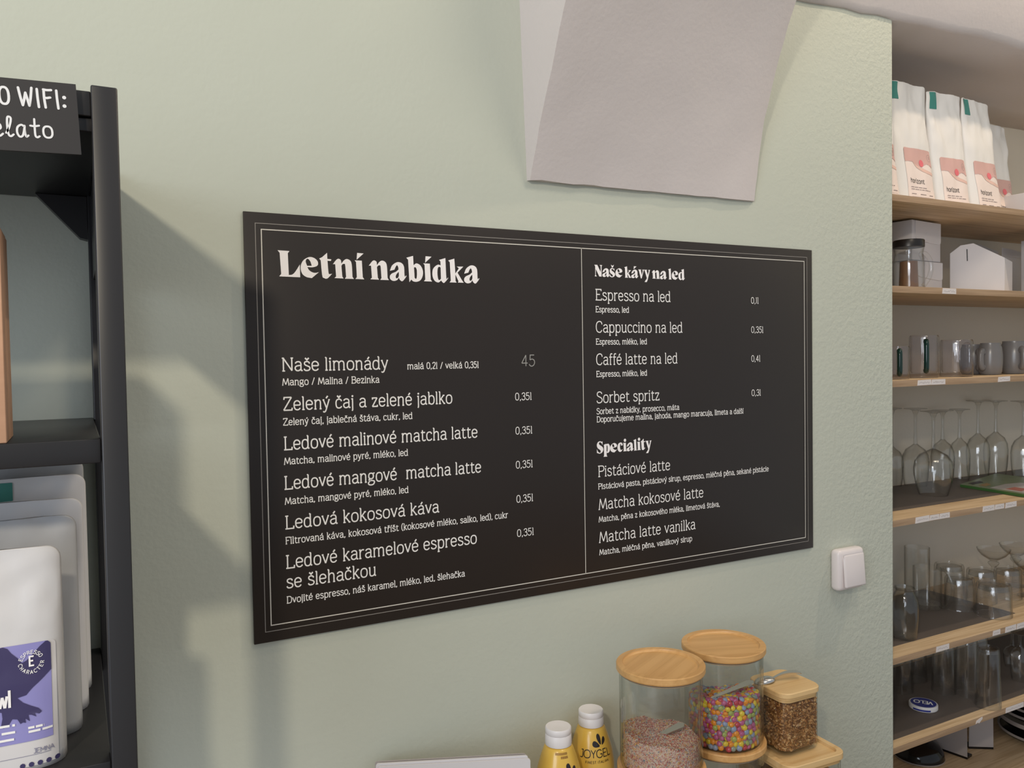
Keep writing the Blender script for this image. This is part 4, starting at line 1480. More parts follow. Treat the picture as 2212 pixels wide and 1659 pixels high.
def rrect(x0, x1, y0, y1, r, n=6):
    return rounded(x0, x1, y0, y1, r, 'tltrblbr', n)


def shell(name, loops, material, parent, loc=(0, 0, 0), cap_first=True, cap_last=True, deg=40):
    """loops: list of (points, z) with equal counts"""
    V, F = [], []
    n = len(loops[0][0])
    for pts, z in loops:
        V += [(a, b, z) for a, b in pts]
    for k in range(len(loops) - 1):
        for i in range(n):
            j = (i + 1) % n
            F.append((k * n + i, k * n + j, (k + 1) * n + j, (k + 1) * n + i))
    if cap_first:
        F.append(tuple(range(n))[::-1])
    if cap_last:
        F.append(tuple(range((len(loops) - 1) * n, len(loops) * n)))
    return link(name, autosmooth(mesh(name, V, F), deg), material, parent, loc)


W2, D2 = (CX1 - CX0) / 2, (CY1 - CY0) / 2
cc = ((CX0 + CX1) / 2, (CY0 + CY1) / 2)
ZB = -0.3005
sq = thing('square_container', 'square glass container of brown crumbs with a pale bamboo lid', 'container', (cc[0], cc[1], ZB), -0.03)
HC = ZC - ZB
rr = lambda k, r: rrect(-W2 + k, W2 - k, -D2 + k, D2 - k, r)
shell('glass_body', [(rr(0.010, 0.012), 0.0008), (rr(0.004, 0.016), 0.003), (rr(0.002, 0.018), 0.009), (rr(0.002, 0.018), HC - 0.013), (rr(0.0045, 0.016), HC - 0.013), (rr(0.0045, 0.016), 0.010), (rr(0.008, 0.014), 0.005)], M['jar_glass'], sq)
shell('bamboo_lid', [(rr(0.004, 0.016), HC - 0.018), (rr(0.0035, 0.016), HC - 0.0105), (rr(0.002, 0.018), HC - 0.0100), (rr(0, 0.020), HC - 0.0085), (rr(0, 0.020), HC - 0.0015), (rr(0.0015, 0.019), HC)], M['bamboo_pale'], sq, deg=25)
V, F, MI = [], [], []
rnd = random.Random(8)
core = [(rr(0.009, 0.012), 0.0065), (rr(0.0070, 0.013), 0.012), (rr(0.0070, 0.013), HC - 0.021)]
nn_ = len(core[0][0])
for pts, z in core:
    V += [Vector((a, b, z)) for a, b in pts]
for k in range(2):
    for i in range(nn_):
        j = (i + 1) % nn_
        F.append((k * nn_ + i, k * nn_ + j, (k + 1) * nn_ + j, (k + 1) * nn_ + i))
F += [tuple(range(nn_))[::-1], tuple(range(2 * nn_, 3 * nn_))]
MI = [1] * len(F)
per = rr(0.0060, 0.014)
for i in range(14000):
    k = rnd.randrange(nn_)
    f = rnd.random()
    a, b = per[k], per[(k + 1) % nn_]
    ed = math.hypot(b[0] - a[0], b[1] - a[1])
    if rnd.random() > ed / 0.055 + 0.06:
        continue
    c = Vector((a[0] + (b[0] - a[0]) * f, a[1] + (b[1] - a[1]) * f, rnd.uniform(0.009, HC - 0.021)))
    s = rnd.uniform(0.0012, 0.0036)
    R_ = Matrix.Rotation(rnd.uniform(0, 6.28), 3, Vector((rnd.uniform(-1, 1), rnd.uniform(-1, 1), rnd.uniform(-1, 1))).normalized())
    q0 = len(V)
    for sx_, sy_, sz_ in ((-1, -1, -.3), (1, -.8, -.3), (.8, 1, -.3), (-1, .7, -.3), (-.7, -.7, .3), (.8, -.6, .3), (.6, .8, .3), (-.8, .5, .3)):
        V.append(c + R_ @ Vector((sx_ * s, sy_ * s * 0.7, sz_ * s)))
    F += [tuple(q0 + e for e in f_) for f_ in ((0, 3, 2, 1), (4, 5, 6, 7), (0, 1, 5, 4), (1, 2, 6, 5), (2, 3, 7, 6), (3, 0, 4, 7))]
    MI += [rnd.choices((0, 1, 2, 3), (3, 3, 2, 1))[0]] * 6
CR = [mat('crumb_' + n_, c, 0.45) for n_, c in (('brown', (0.34, 0.155, 0.050)), ('dark', (0.20, 0.080, 0.024)), ('amber', (0.48, 0.25, 0.09)), ('pale', (0.60, 0.38, 0.18)))]
crumbs = link('nut_crumbs', mesh('nut_crumbs', V, F, False, MI), CR, None, (cc[0], cc[1], ZB), (0, 0, -0.03))
tag(crumbs, 'brown crumbs filling the square glass container', 'crumbs')
crumbs['kind'] = 'stuff'

fc = thing('flat_container', 'low glass container with a rimmed bamboo lid under the crumb container', 'container', (0.889, -0.130, CTR), -0.06)
HL = ZB - CTR + 0.004
W3, D3 = 0.0665, 0.0765
r3 = lambda k, r: rrect(-W3 + k, W3 - k, -D3 + k, D3 - k, r)
shell('glass_body', [(r3(0.012, 0.014), 0.0008), (r3(0.006, 0.016), 0.004), (r3(0.004, 0.018), 0.012), (r3(0.003, 0.018), HL - 0.014), (r3(0.006, 0.016), HL - 0.014), (r3(0.007, 0.016), 0.012), (r3(0.011, 0.012), 0.006)], M['jar_glass'], fc)
shell('bamboo_lid', [(r3(0.004, 0.018), HL - 0.018), (r3(0.004, 0.018), HL - 0.0115), (r3(0, 0.020), HL - 0.0105), (r3(0, 0.020), HL - 0.001), (r3(0.001, 0.019), HL), (r3(0.010, 0.012), HL), (r3(0.011, 0.012), HL - 0.0045)], M['bamboo_pale'], fc, deg=25)
shell('nut_filling', [(r3(0.012, 0.011), 0.0075), (r3(0.0085, 0.014), 0.013), (r3(0.0085, 0.014), 0.082)], mat('caramel_crumbs', (0.50, 0.26, 0.07), 0.6, bump=(240, 0.8, 0.004), noise_mix=((0.22, 0.09, 0.02), 160)), fc)

# teaspoon lying bowl down on the square lid
A = atz(1652, 1466, ZC + 0.006)
B = atz(1729, 1440, ZC + 0.020)
make_spoon('steel teaspoon lying on the pale lid of the crumb container', (A.x, A.y, ZC + 0.0012), (B.x, B.y, ZC + 0.010), drop=0.006)
# ---------------------------------------------------------------- niche: shelves
SHZ = {1: 0.739, 2: 0.539, 3: 0.3308, 4: 0.0206, 5: -0.2875, 6: -0.4895, 7: -0.72}
SY = 0.020
TH = 0.0145
SLAB = {1: 'top oak shelf of the niche with the white coffee bags', 2: 'second oak shelf of the niche with white boxes', 3: 'third oak shelf of the niche with the cups',
        4: 'fourth oak shelf of the niche with the wine glasses', 5: 'fifth oak shelf of the niche with the tumblers', 6: 'sixth oak shelf of the niche with the round tin',
        7: 'lowest oak shelf of the niche with bowls and plates'}
SHELF = {}
for k, z in SHZ.items():
    s = thing('wall_shelf', SLAB[k], 'shelf', (1.3555, SY, z), 0, 'oak shelves in the niche')
    box('board', 0, 1.393, 0, 0.313, -TH, 0, M['shelf_wood'], s, 0.0008)
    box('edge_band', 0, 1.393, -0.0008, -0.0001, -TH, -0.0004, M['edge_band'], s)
    SHELF[k] = s
    for bx in (0.0002, 1.385):
        if k in (1, 3):
            box('bracket', bx, bx + 0.0075, 0.002, 0.30, -TH - 0.026, -TH - 0.0002, M['white_plastic'], s)


# dark liner mats on three of the shelves
for k, y0_, x1_, lab in ((4, 0.090, 2.70, 'dark liner mat under the wine glasses on the fourth shelf'), (5, 0.068, 1.918, 'dark liner mat under the tumblers on the fifth shelf'), (6, 0.044, 2.70, 'dark liner mat under the tall glasses on the sixth shelf')):
    t = thing('shelf_mat', lab, 'mat', (1.36, y0_, SHZ[k] + 0.0002), 0, 'dark liner mats in the niche')
    box('mat_sheet', 0, x1_ - 1.36, 0, 0.325 - y0_, 0, 0.0010, M['mat'], t)
    SHZ[k] += 0.0012


def sticker(k, px0, px1, py, tilt=0.0, hh=0.0118, torn=False):
    """paper label on the front edge of a shelf; pixel columns give where it sits along the shelf"""
    a, b = at(px0, py, SY).x - 1.3555, at(px1, py, SY).x - 1.3555
    s = SHELF[k]
    zc = -TH / 2
    pts = [(a, zc - hh / 2 - tilt), (b, zc - hh / 2 + tilt), (b, zc + hh / 2 + tilt), (a + 0.002, zc + hh / 2 - tilt)]
    if torn:
        pts = [(a, zc - hh / 2), (a + (b - a) * .3, zc - hh * .35), (a + (b - a) * .5, zc - hh * .6), (b, zc + hh * .1), (b, zc + hh / 2), (a + (b - a) * .6, zc + hh * .35), (a + .003, zc + .001)]
    o = prism('shelf_sticker', pts, 'y', -0.0016, -0.0009, M['sticker'], s)
    if not torn:
        rr_ = random.Random(int(px0))
        P = []
        n = max(6, int((b - a) / 0.0022))
        for i in range(n + 1):
            P.append(Vector((a + 0.006 + (b - a - 0.011) * i / n, zc + rr_.uniform(-0.0022, 0.0022))))
        V, F = [], []
        ribbon(P, 0.0007, V, F)
        link('pencil_note', mesh('pencil_note', [(v.x, -0.0018, v.y) for v in V], F), M['pencil'], o)


Z5 = lambda v: 1900 + v / 3.949
Z6 = lambda v: 1900 + v / 4.609
Z8 = lambda v: 1900 + v / 5.202
sticker(2, Z5(530), Z5(648), 631, 0, 0.0125)
sticker(3, Z5(318), Z5(436), 822, 0.0004)
sticker(3, Z5(438), Z5(556), 822, 0.0)
sticker(3, Z5(1005), Z5(1108), 818, 0.0006)
sticker(4, Z6(350), Z6(490), 1120, 0.0004, 0.0135)
sticker(4, Z6(492), Z6(588), 1113, 0.0, 0.012)
sticker(4, Z6(590), Z6(693), 1110, 0.0, 0.012)
sticker(4, Z6(1020), Z6(1138), 1096, 0.0, 0.013)
sticker(4, Z6(1142), Z6(1235), 1092, 0.0, 0.012)
sticker(4, Z6(1246), Z6(1358), 1088, 0.0005, 0.013)
sticker(5, Z8(628), Z8(775), 1402, 0.0, 0.0125)
sticker(5, Z8(1265), Z8(1350), 1370, 0.0, 0.012)
sticker(5, Z8(1405), Z8(1528), 1360, 0.0004, 0.0135)
sticker(5, Z8(1534), Z8(1640), 1352, 0.0002, 0.0135)
sticker(6, Z8(1075), Z8(1150), 1556, 0, 0.012, True)
sticker(6, Z8(1410), Z8(1612), 1535, 0.0, 0.0125)


def on_shelf(k, px, py, r=0.0):
    """foot of a round thing whose front edge touches shelf k at pixel px, py"""
    P = atz(px, py, SHZ[k])
    h = Vector((P.x - CAM.x, P.y - CAM.y, 0)).normalized()
    return Vector((P.x + h.x * r, P.y + h.y * r, SHZ[k] + 0.0003))


def height_at(P, py, px=None):
    """height above the shelf of the point of the upright line at P seen in row py"""
    lo, hi = -0.2, 0.6
    for _ in range(40):
        m_ = (lo + hi) / 2
        d = Vector((P.x, P.y, P.z + m_)) - CAM
        y = CY - FPX * d.dot(UPV) / d.dot(FWD)
        if y > py:
            lo = m_
        else:
            hi = m_
    return lo


# ---------------------------------------------------------------- top shelf: white coffee bags
def coffee_bag(px_l, label, w, h, zlab, lw, rz, seed, y=0.052, strip=0):
    x = at(px_l, 400, y).x + w / 2
    t = thing('coffee_bag', label, 'coffee bag', (x, y + 0.045, SHZ[1] + 0.0003), rz, 'white coffee bags on the top shelf')
    body, face = make_pouch('bag_body', t, w, h, 0.082, 0.006, 0.004, M['white_pouch'], 0.0065, seed)
    x0 = -w / 2 + 0.017
    x1 = x0 + lw
    z1 = zlab
    z0 = 0.006
    patch('label', rounded(x0, x1, z0, z1, 0.004, 'tltr'), face, 0.0007, M['label_cream'], t)
    hz = z1 - 0.030 * 1.0
    hill = [(x0, z1 - 0.0335), (x0 + lw * .12, z1 - 0.032), (x0 + lw * .25, z1 - 0.033), (x0 + lw * .42, z1 - 0.041), (x0 + lw * .56, z1 - 0.043), (x0 + lw * .70, z1 - 0.037), (x0 + lw * .80, z1 - 0.033), (x0 + lw * .9, z1 - 0.035), (x1, z1 - 0.041)]
    band = hill + [p for p in rounded(x0, x1, z0, z1, 0.004, 'tltr') if p[1] > z1 - 0.0045]
    patch('sky_print', band, face, 0.0012, M['label_pink'], t)
    peach = [(x0 + lw * .25, z1 - 0.0332), (x0 + lw * .42, z1 - 0.041), (x0 + lw * .56, z1 - 0.043), (x0 + lw * .70, z1 - 0.0465), (x0 + lw * .85, z1 - 0.050), (x1, z1 - 0.053), (x1, z1 - 0.060), (x0 + lw * .8, z1 - 0.057), (x0 + lw * .6, z1 - 0.053), (x0 + lw * .4, z1 - 0.046)]
    patch('hill_print', peach, face, 0.0012, M['label_peach'], t)
    cxs, czs, rs = x0 + lw * .585, z1 - 0.0335, 0.0085
    patch('sun_print', [(cxs + rs * math.cos(2 * PI * q / 20), czs + rs * math.sin(2 * PI * q / 20)) for q in range(20)], face, 0.0017, M['label_sun'], t)
    s0 = x0 + 0.009
    link('lettering', text_mesh('lettering', stroke_text('horizont', lw * .50, 0.0098, 11, '*'), lambda a, b: face(s0 + a, z1 - 0.083 + b * 1.15, 0.0013)), M['ink'], t)
    dashes('small_print', [(s0, s0 + lw * .56, z1 - 0.0935, 0.0014, 0.009), (s0, s0 + lw * .72, z1 - 0.0985, 0.0014, 0.009), (s0, s0 + lw * .16, z1 - 0.1095, 0.0016, 0.02),
                           (s0 + lw * .30, s0 + lw * .52, z1 - 0.1095, 0.0016, 0.03), (s0 + lw * .66, s0 + lw * .8, z1 - 0.1095, 0.0016, 0.02), (s0, s0 + lw * .8, z1 - 0.1150, 0.0004, 0.2)], face, 0.0013, M['ink_grey'], t)
    V, F = [], []
    for s_ in (.2, .64):
        for q in range(5):
            vv, ff = [], []
            disc((s0 + lw * s_ + q * 0.0042, z1 - 0.1215), 0.0013, vv, ff, 8)
            b = len(V)
            V += [face(a.x, a.y, 0.0013) for a in vv]
            F += [tuple(b + e for e in f_) for f_ in ff]
    link('rating_dots', mesh('rating_dots', V, F), M['ink'], t)
    # round stamp at the right of the pink band
    V, F = [], []
    ring = [Vector((x1 - 0.009 + 0.0065 * math.cos(2 * PI * q / 18), z1 - 0.018 + 0.0085 * math.sin(2 * PI * q / 18))) for q in range(18)]
    ribbon(ring, 0.0007, V, F, True)
    ribbon([Vector((x1 - 0.009, z1 - 0.0215)), Vector((x1 - 0.009, z1 - 0.0145))], 0.0016, V, F)
    link('stamp_print', mesh('stamp_print', [face(v.x, v.y, 0.0014) for v in V], F), M['ink_grey'], t)
    patch('seal_strip', rounded(-w / 2 + 0.006 + strip, -w / 2 + 0.026 + strip, h - 0.042, h - 0.002, 0.0008), face, 0.0009, M['teal'], t)
    return t


coffee_bag(1876, 'white coffee bag half hidden behind the wall edge, leftmost on the top shelf', 0.128, 0.286, 0.128, 0.099, 0.0, 1.2)
coffee_bag(1958, 'white coffee bag second from the wall edge, its pink label fully visible', 0.131, 0.282, 0.126, 0.100, 0.03, 5.5, strip=-0.004)
coffee_bag(2041, 'white coffee bag third from the wall edge on the top shelf', 0.120, 0.277, 0.117, 0.088, -0.05, 8.1)
coffee_bag(2111, 'white coffee bag fourth from the wall edge on the top shelf', 0.128, 0.277, 0.120, 0.094, 0.04, 12.7)
coffee_bag(2150, 'white coffee bag peeping out behind the fourth bag', 0.120, 0.272, 0.120, 0.09, 0.0, 17.0, 0.155)

PB = at(2184, 430, 0.15).x
wb = thing('white_box', 'white carton at the right end of the top shelf beside the coffee bags', 'box', (PB, 0.06, SHZ[1] + 0.0003), 0, 'white cartons in the niche')
box('carton', 0, 0.16, 0, 0.12, 0, height_at(Vector((PB, 0.06, SHZ[1])), 408), M['paper'], wb, 0.001)


# ---------------------------------------------------------------- second shelf: teapot and white cartons
P = on_shelf(2, 1963, 617.5, 0)
P.y, P.x = 0.100, at(1963, 600, 0.100).x
RT = px2m(P, 35, True)
ht = height_at(P, 536)
tp = thing('glass_teapot', 'glass teapot with dark lid and amber filter on the second shelf', 'teapot', P)
lathe('glass_body', [(0, 0.0005), (RT * .94, 0.0005), (RT, 0.004), (RT, ht * .62), (RT * .93, ht * .80), (RT * .90, ht * .86), (RT * .98, ht * .99), (RT * .95, ht), (RT * .86, ht * .87), (RT * .90, ht * .79), (RT * .96, ht * .61), (RT * .96, 0.006), (0, 0.005)], M['glass'], tp, seg=48)
lathe('lid', [(0, ht + 0.001), (RT * 1.0, ht + 0.001), (RT * 1.0, ht + 0.016), (RT * .96, ht + 0.018), (0, ht + 0.018)], M['black_lid'], tp, seg=48)
lathe('tea_filter', [(0, 0.007), (RT * .62, 0.007), (RT * .56, ht * .66), (RT * .56, ht * .68), (0, ht * .68)], M['amber'], tp, seg=36)
hd = Vector((RGT.x, RGT.y, 0)).normalized()
hp = [(RT * .62, ht * .76), (RT * .85, ht * .86), (RT * 1.15, ht * .86), (RT * 1.45, ht * .72), (RT * 1.55, ht * .52), (RT * 1.42, ht * .32), (RT * 1.18, ht * .18), (RT * 1.0, ht * .10)]
hp[0] = (RT * .99, ht * .74)
tube('handle', [(hd.x * a, hd.y * a, b) for a, b in [(q.x, q.y) for q in spline([(a, b, 0) for a, b in hp], n=5)]], 0.0052, M['glass'], tp, 12)


def carton(label, px_corner, py_bot, py_top, w_r, d_l, yfront, rz, zb, name='white_box'):
    pass


# two stacked cake cartons, turned so that one corner faces the guest
yb = 0.150
for i, (pb, ptp, lab) in enumerate(((622, 561.5, 'white cake carton, the lower of the stacked pair behind the teapot'), (560, 474, 'white cake carton, the upper of the stacked pair behind the teapot'))):
    c0 = at(1976 + (2 if i == 0 else 0), 600, yb)
    z0 = SHZ[2] + 0.0003 if i == 0 else ztop_ + 0.0004
    base = Vector((c0.x, yb, z0))
    hgt = height_at(base, ptp)
    ztop_ = z0 + hgt
    t = thing('cake_carton', lab, 'box', base, 0.12 if i else 0.10, 'white cartons in the niche')
    box('carton', -0.012, 0.123, 0.0, 0.13, 0, hgt - 0.001, M['paper'], t, 0.0012)
    # front flap with a curved tuck edge
    fl = [(0.001, hgt - 0.002), (0.122, hgt - 0.002), (0.122, hgt * .50)] + [(0.122 - 0.018 * (1 - math.cos(q * PI / 10)), hgt * .50 - 0.006 * math.sin(q * PI / 10)) for q in range(1, 6)] + [(0.06, hgt * .46), (0.02, hgt * .50), (0.001, hgt * .56)]
    prism('tuck_flap', fl, 'y', -0.0016, -0.0002, M['paper'], t)
    if i:
        prism('tuck_tab', [(0.045, hgt * .47), (0.062, hgt * .47), (0.058, hgt * .70), (0.050, hgt * .70)], 'y', -0.0028, -0.0017, M['paper'], t)

# house-shaped carton with the slit, turned towards the left, and the open carton behind it
gz = SHZ[2] + 0.0003
yg = 0.175
g0 = at(Z5(600), 440 + 722 / 3.949, yg)
GR = -1.17
gd = Vector((math.cos(GR), math.sin(GR), 0))


def on_front(x, y):                                # where the turned front plane is seen at a pixel
    d = ray(Z5(x), 440 + y / 3.949)
    n_ = Vector((gd.y, -gd.x, 0))
    q = CAM + d * ((Vector((g0.x, yg, gz)) - CAM).dot(n_) / d.dot(n_))
    return ((q - Vector((g0.x, yg, gz))).dot(gd), q.z - gz)


gb = thing('gable_carton', 'white house-shaped carton with a black slit in its front', 'box', (g0.x, yg, gz), GR, 'white cartons in the niche')
GW = on_front(1066, 742)[0]
G = [(0, 0), (GW, 0), (GW, on_front(1070, 460)[1]), on_front(800, 337), on_front(690, 356), (0, on_front(602, 425)[1])]
prism('carton', G, 'y', 0, 0.13, M['paper'], gb, 0.0006)
sl = [on_front(*q) for q in ((741, 388), (750, 388), (753, 488), (745, 490))]
prism('slit', sl, 'y', -0.0006, 0.001, M['ink'], gb)
y2 = 0.225
gp2 = lambda x, y: at(Z5(x), 440 + y / 3.949, y2)
ox = gp2(1010, 742).x
g2 = thing('open_carton', 'open white carton with raised flaps behind the house-shaped carton', 'box', (ox, y2, gz), 0, 'white cartons in the niche')
hh = gp2(1120, 458).z - gz
cw = 0.145
box('carton', 0.02, cw, 0, 0.09, 0, hh, M['paper'], g2, 0.001)
prism('flap', [(0.022, hh + 0.0005), (cw - 0.002, hh + 0.0005), (cw - 0.002, hh + 0.014), (0.06, hh + 0.024), (0.024, hh + 0.026)], 'y', 0.002, 0.0032, M['paper'], g2)
prism('flap', [(0.022, hh + 0.0005), (cw - 0.002, hh + 0.0005), (cw - 0.002, hh + 0.030), (0.05, hh + 0.048), (0.024, hh + 0.044)], 'y', 0.085, 0.0862, M['paper'], g2)
xr = at(2205.5, 560, 0.17).x
w5 = thing('white_box', 'white carton at the right end of the second shelf', 'box', (xr, 0.06, gz), 0, 'white cartons in the niche')
box('carton', 0, 0.12, 0, 0.11, 0, height_at(Vector((xr, 0.06, gz)), 509), M['paper'], w5, 0.001)


# ---------------------------------------------------------------- third shelf: cups
def glass_cup(pxl, pxr, pyt, pyb, label, hcol, hpx, y=0.062, green=True):
    cx_ = (pxl + pxr) / 2
    P = at(cx_, pyb, y)
    P.z = SHZ[3] + 0.0003
    r = px2m(P, (pxr - pxl) / 2, True)
    P.y = y + r * 0.6
    P.x = at(cx_, pyb, P.y).x
    r = px2m(P, (pxr - pxl) / 2, True)
    h = height_at(P, pyt)
    t = thing('glass_cup', label, 'cup', P, 0, 'double walled glass cups on the third shelf')
    lathe('glass_wall', [(0, 0.0006), (r * .95, 0.0006), (r, 0.003), (r, h - 0.006), (r * .965, h - 0.0015), (r * .92, h), (r * .90, h - 0.004), (r * .90, 0.016), (r * .84, 0.011), (0, 0.010)], M['cup_glass'], t, seg=48)
    a = math.atan2(CAM.y - P.y, CAM.x - P.x) + hpx
    d = Vector((math.cos(a), math.sin(a), 0))
    pts = [(r * 1.0, h * .84), (r * 1.18, h * .86), (r * 1.36, h * .80), (r * 1.42, h * .64), (r * 1.42, h * .38), (r * 1.36, h * .22), (r * 1.18, h * .16), (r * 1.0, h * .18)]
    tube('handle', [(d.x * q.x, d.y * q.x, q.y) for q in spline([(u_, v_, 0) for u_, v_ in pts], n=4)], 0.0058, M[hcol], t, 12)
    return t


c3 = lambda v: 440 + v / 3.949
glass_cup(Z5(60), Z5(258), c3(1215), c3(1478), 'small glass cup half hidden behind the wall edge on the third shelf', 'green_glass', 0.10, 0.05)
glass_cup(Z5(250), Z5(508), c3(1122), c3(1475), 'tall glass cup with a dark green handle on the third shelf', 'green_glass', 0.12, 0.07)
glass_cup(Z5(512), Z5(800), c3(1160), c3(1475), 'glass cup with a clear handle beside the grey mugs', 'cup_glass', 0.55, 0.06)


def mug(px, pyb, pyt, pw, label, ha, y):
    P = at(px, pyb, y)
    P.z = SHZ[3] + 0.0003
    r = px2m(P, pw / 2, True)
    h = height_at(P, pyt)
    t = thing('stoneware_mug', label, 'mug', P, 0, 'grey stoneware mugs on the third shelf')
    lathe('mug_body', [(0, 0.0008), (r * .80, 0.0008), (r * .94, h * .10), (r, h * .35), (r, h * .62), (r * .93, h * .84), (r * .82, h * .95), (r * .82, h), (r * .78, h), (r * .76, h * .94), (r * .9, h * .6), (r * .88, h * .2), (0, h * .08)], M['grey_mug'], t, seg=48)
    a = math.atan2(CAM.y - y, CAM.x - P.x) + ha
    d = Vector((math.cos(a), math.sin(a), 0))
    pts = [(r * .97, h * .70), (r * 1.15, h * .76), (r * 1.33, h * .68), (r * 1.38, h * .50), (r * 1.33, h * .30), (r * 1.15, h * .22), (r * .97, h * .26)]
    tube('handle', [(d.x * q.x, d.y * q.x, q.y) for q in spline([(u_, v_, 0) for u_, v_ in pts], n=4)], 0.0062, M['grey_mug'], t, 12, 1.3)
    return t


mug(Z5(800), c3(1450), c3(1200), 62, 'grey mug mostly hidden behind the clear-handled glass cup', 0.3, 0.17)
mug(Z5(945), c3(1445), c3(1188), 55, 'grey mug with its handle forward, left of the larger grey mug', -0.55, 0.115)
mug(Z5(1150), c3(1448), c3(1172), 66, 'larger grey mug at the right end of the third shelf', 0.42, 0.115)


# ---------------------------------------------------------------- fourth shelf: wine glasses upside down, magazine
def wine_glass(stem_px, rim_py, foot_py, bowl_py, bowl_px, rim_px, foot_px, label, group='wine glasses on the fourth shelf', k=4, fluted=False, neck=None):
    P = on_shelf(k, stem_px, rim_py)
    r = px2m(P, bowl_px / 2, True)
    P = on_shelf(k, stem_px, rim_py, r * rim_px / bowl_px)
    r = px2m(P, bowl_px / 2, True)
    P = on_shelf(k, stem_px, rim_py, r * rim_px / bowl_px)
    h = height_at(P, foot_py)
    hb = height_at(P, bowl_py)
    rr_, rf = r * rim_px / bowl_px, r * foot_px / bowl_px
    t = thing('wine_glass', label, 'glass', P, 0, group)
    body = [(rr_, 0.0004), (rr_ * 1.02 + (r - rr_) * .5, hb * .22), (r * .985, hb * .45), (r, hb * .60), (r * .93, hb * .76), (r * .70, hb * .90), (r * .36, hb * .98), (0.006, hb * 1.03)]
    lathe('bowl', [(a * 1.0, b) for a, b in body] + [(0.004, hb * 1.03)] + [(max(0.004, a - 0.0012), b - 0.001 if b > 0.01 else b) for a, b in body[::-1]], M['glass'], t, seg=44, deg=60)
    lathe('stem', [(0.0058, hb * 1.03), (0.0042, hb + (h - hb) * .25), (0.0036, hb + (h - hb) * .5), (0.0042, hb + (h - hb) * .82), (0.009, h - 0.006)], M['thick_glass'], t, seg=20)
    lathe('foot', [(0.009, h - 0.006), (rf * .6, h - 0.0022), (rf, h - 0.0012), (rf, h), (0, h)], M['glass'], t, seg=44)
    return t


y6 = lambda v: 800 + v / 4.609
wine_glass(Z6(120), y6(1165), y6(375), y6(770), 54, 44, 46, 'upside-down wine glass half hidden behind the wall edge')
wine_glass(Z6(357), y6(1165), y6(378), y6(745), 62, 50, 52, 'upside-down wine glass behind the large fluted one at the left')
wine_glass(Z6(536), y6(1262), y6(405), y6(795), 90, 64, 61, 'large upside-down wine glass in front, nearest to the shelf edge')
wine_glass(Z6(628), y6(1120), y6(395), y6(700), 54, 44, 48, 'upside-down wine glass right behind the large front one')
wine_glass(Z6(796), y6(1105), y6(385), y6(685), 48, 42, 46, 'upside-down wine glass with slim bowl left of the magazine')
wine_glass(Z6(980), y6(1070), y6(300), y6(640), 54, 46, 54, 'upside-down wine glass above the left end of the magazine')
wine_glass(Z6(1156), y6(1045), y6(300), y6(625), 56, 46, 52, 'upside-down wine glass above the middle of the magazine')
wine_glass(Z6(1432), y6(1080), y6(305), y6(660), 58, 48, 58, 'upside-down wine glass at the right end of the fourth shelf')

# magazine lying across the shelf edge
mz = SHZ[4] + 0.0003
MP = [atz(Z6(802), y6(1160), mz), atz(2212, 1074, mz), atz(2260, 1046, mz), atz(Z6(1160), y6(1050), mz)]
MP[2] = MP[1] + (MP[3] - MP[0])
mg = thing('magazine', 'green magazine lying on the fourth shelf in front of the wine glasses', 'magazine', (MP[0].x, MP[0].y, mz))
loc2 = [((q - MP[0]).x, (q - MP[0]).y) for q in MP]
prism('pages', loc2, 'z', 0, 0.0065, M['mag_edge'], mg)
prism('cover', loc2, 'z', 0.0066, 0.0074, M['mag_green'], mg)


def onc(u, v):
    a, b, c, d = [Vector(q) for q in loc2]
    e = a + (b - a) * u + (d - a) * v
    return (e.x, e.y)


prism('cover_picture', [onc(*q) for q in ((.45, .06), (.97, .06), (.97, .6), (.62, .62), (.5, .4))], 'z', 0.0075, 0.0078, M['mag_white'], mg)
prism('cover_title', [onc(*q) for q in ((.06, .12), (.16, .08), (.2, .3), (.1, .36))], 'z', 0.0075, 0.0078, M['ink'], mg)
prism('cover_title', [onc(*q) for q in ((.24, .1), (.36, .1), (.36, .24), (.26, .3))], 'z', 0.0075, 0.0078, mat('cover_orange', (0.30, 0.17, 0.04), 0.4), mg)
prism('cover_picture', [onc(*q) for q in ((.66, .12), (.9, .12), (.9, .3), (.7, .3))], 'z', 0.0079, 0.0081, mat('cover_red', (0.36, 0.10, 0.07), 0.4), mg)
dashes('spine_print', [(0.25, 0.75, 0.0022, 0.002, 0.02)], lambda a, b, o: Vector((loc2[0][0] + (loc2[1][0] - loc2[0][0]) * a, loc2[0][1] + (loc2[1][1] - loc2[0][1]) * a - 0.0003, b)), 0, M['print'], mg)

# ---------------------------------------------------------------- fifth shelf: jug, tumblers, coupes
x7 = lambda v: 1900 + v / 5.529
y7 = lambda v: 1100 + v / 5.529


def round_at(k, px, py, pw):
    P = on_shelf(k, px, py)
    for _ in range(3):
        r = px2m(P, pw / 2, True)
        P = on_shelf(k, px, py, r)
    return P, r


P, r = round_at(5, x7(300), y7(1585), 66)
h = height_at(P, y7(925))
t = thing('glass_carafe', 'bulging glass carafe at the wall edge on the fifth shelf', 'carafe', P)
lathe('glass_body', [(0, 0.0006), (r * .80, 0.0006), (r * .86, h * .04), (r * .98, h * .4), (r, h * .60), (r * .94, h * .75), (r * .72, h * .88), (r * .62, h * .93), (r * .70, h), (r * .66, h), (r * .58, h * .93), (r * .68, h * .87), (r * .90, h * .74), (r * .96, h * .6), (r * .94, h * .4), (r * .82, h * .06), (0, h * .05)], M['thick_glass'], t, seg=48)
lathe('pouring_ring', [(r * .70, h * .955), (r * .76, h * .97), (r * .70, h * .985)], M['thick_glass'], t, seg=48)

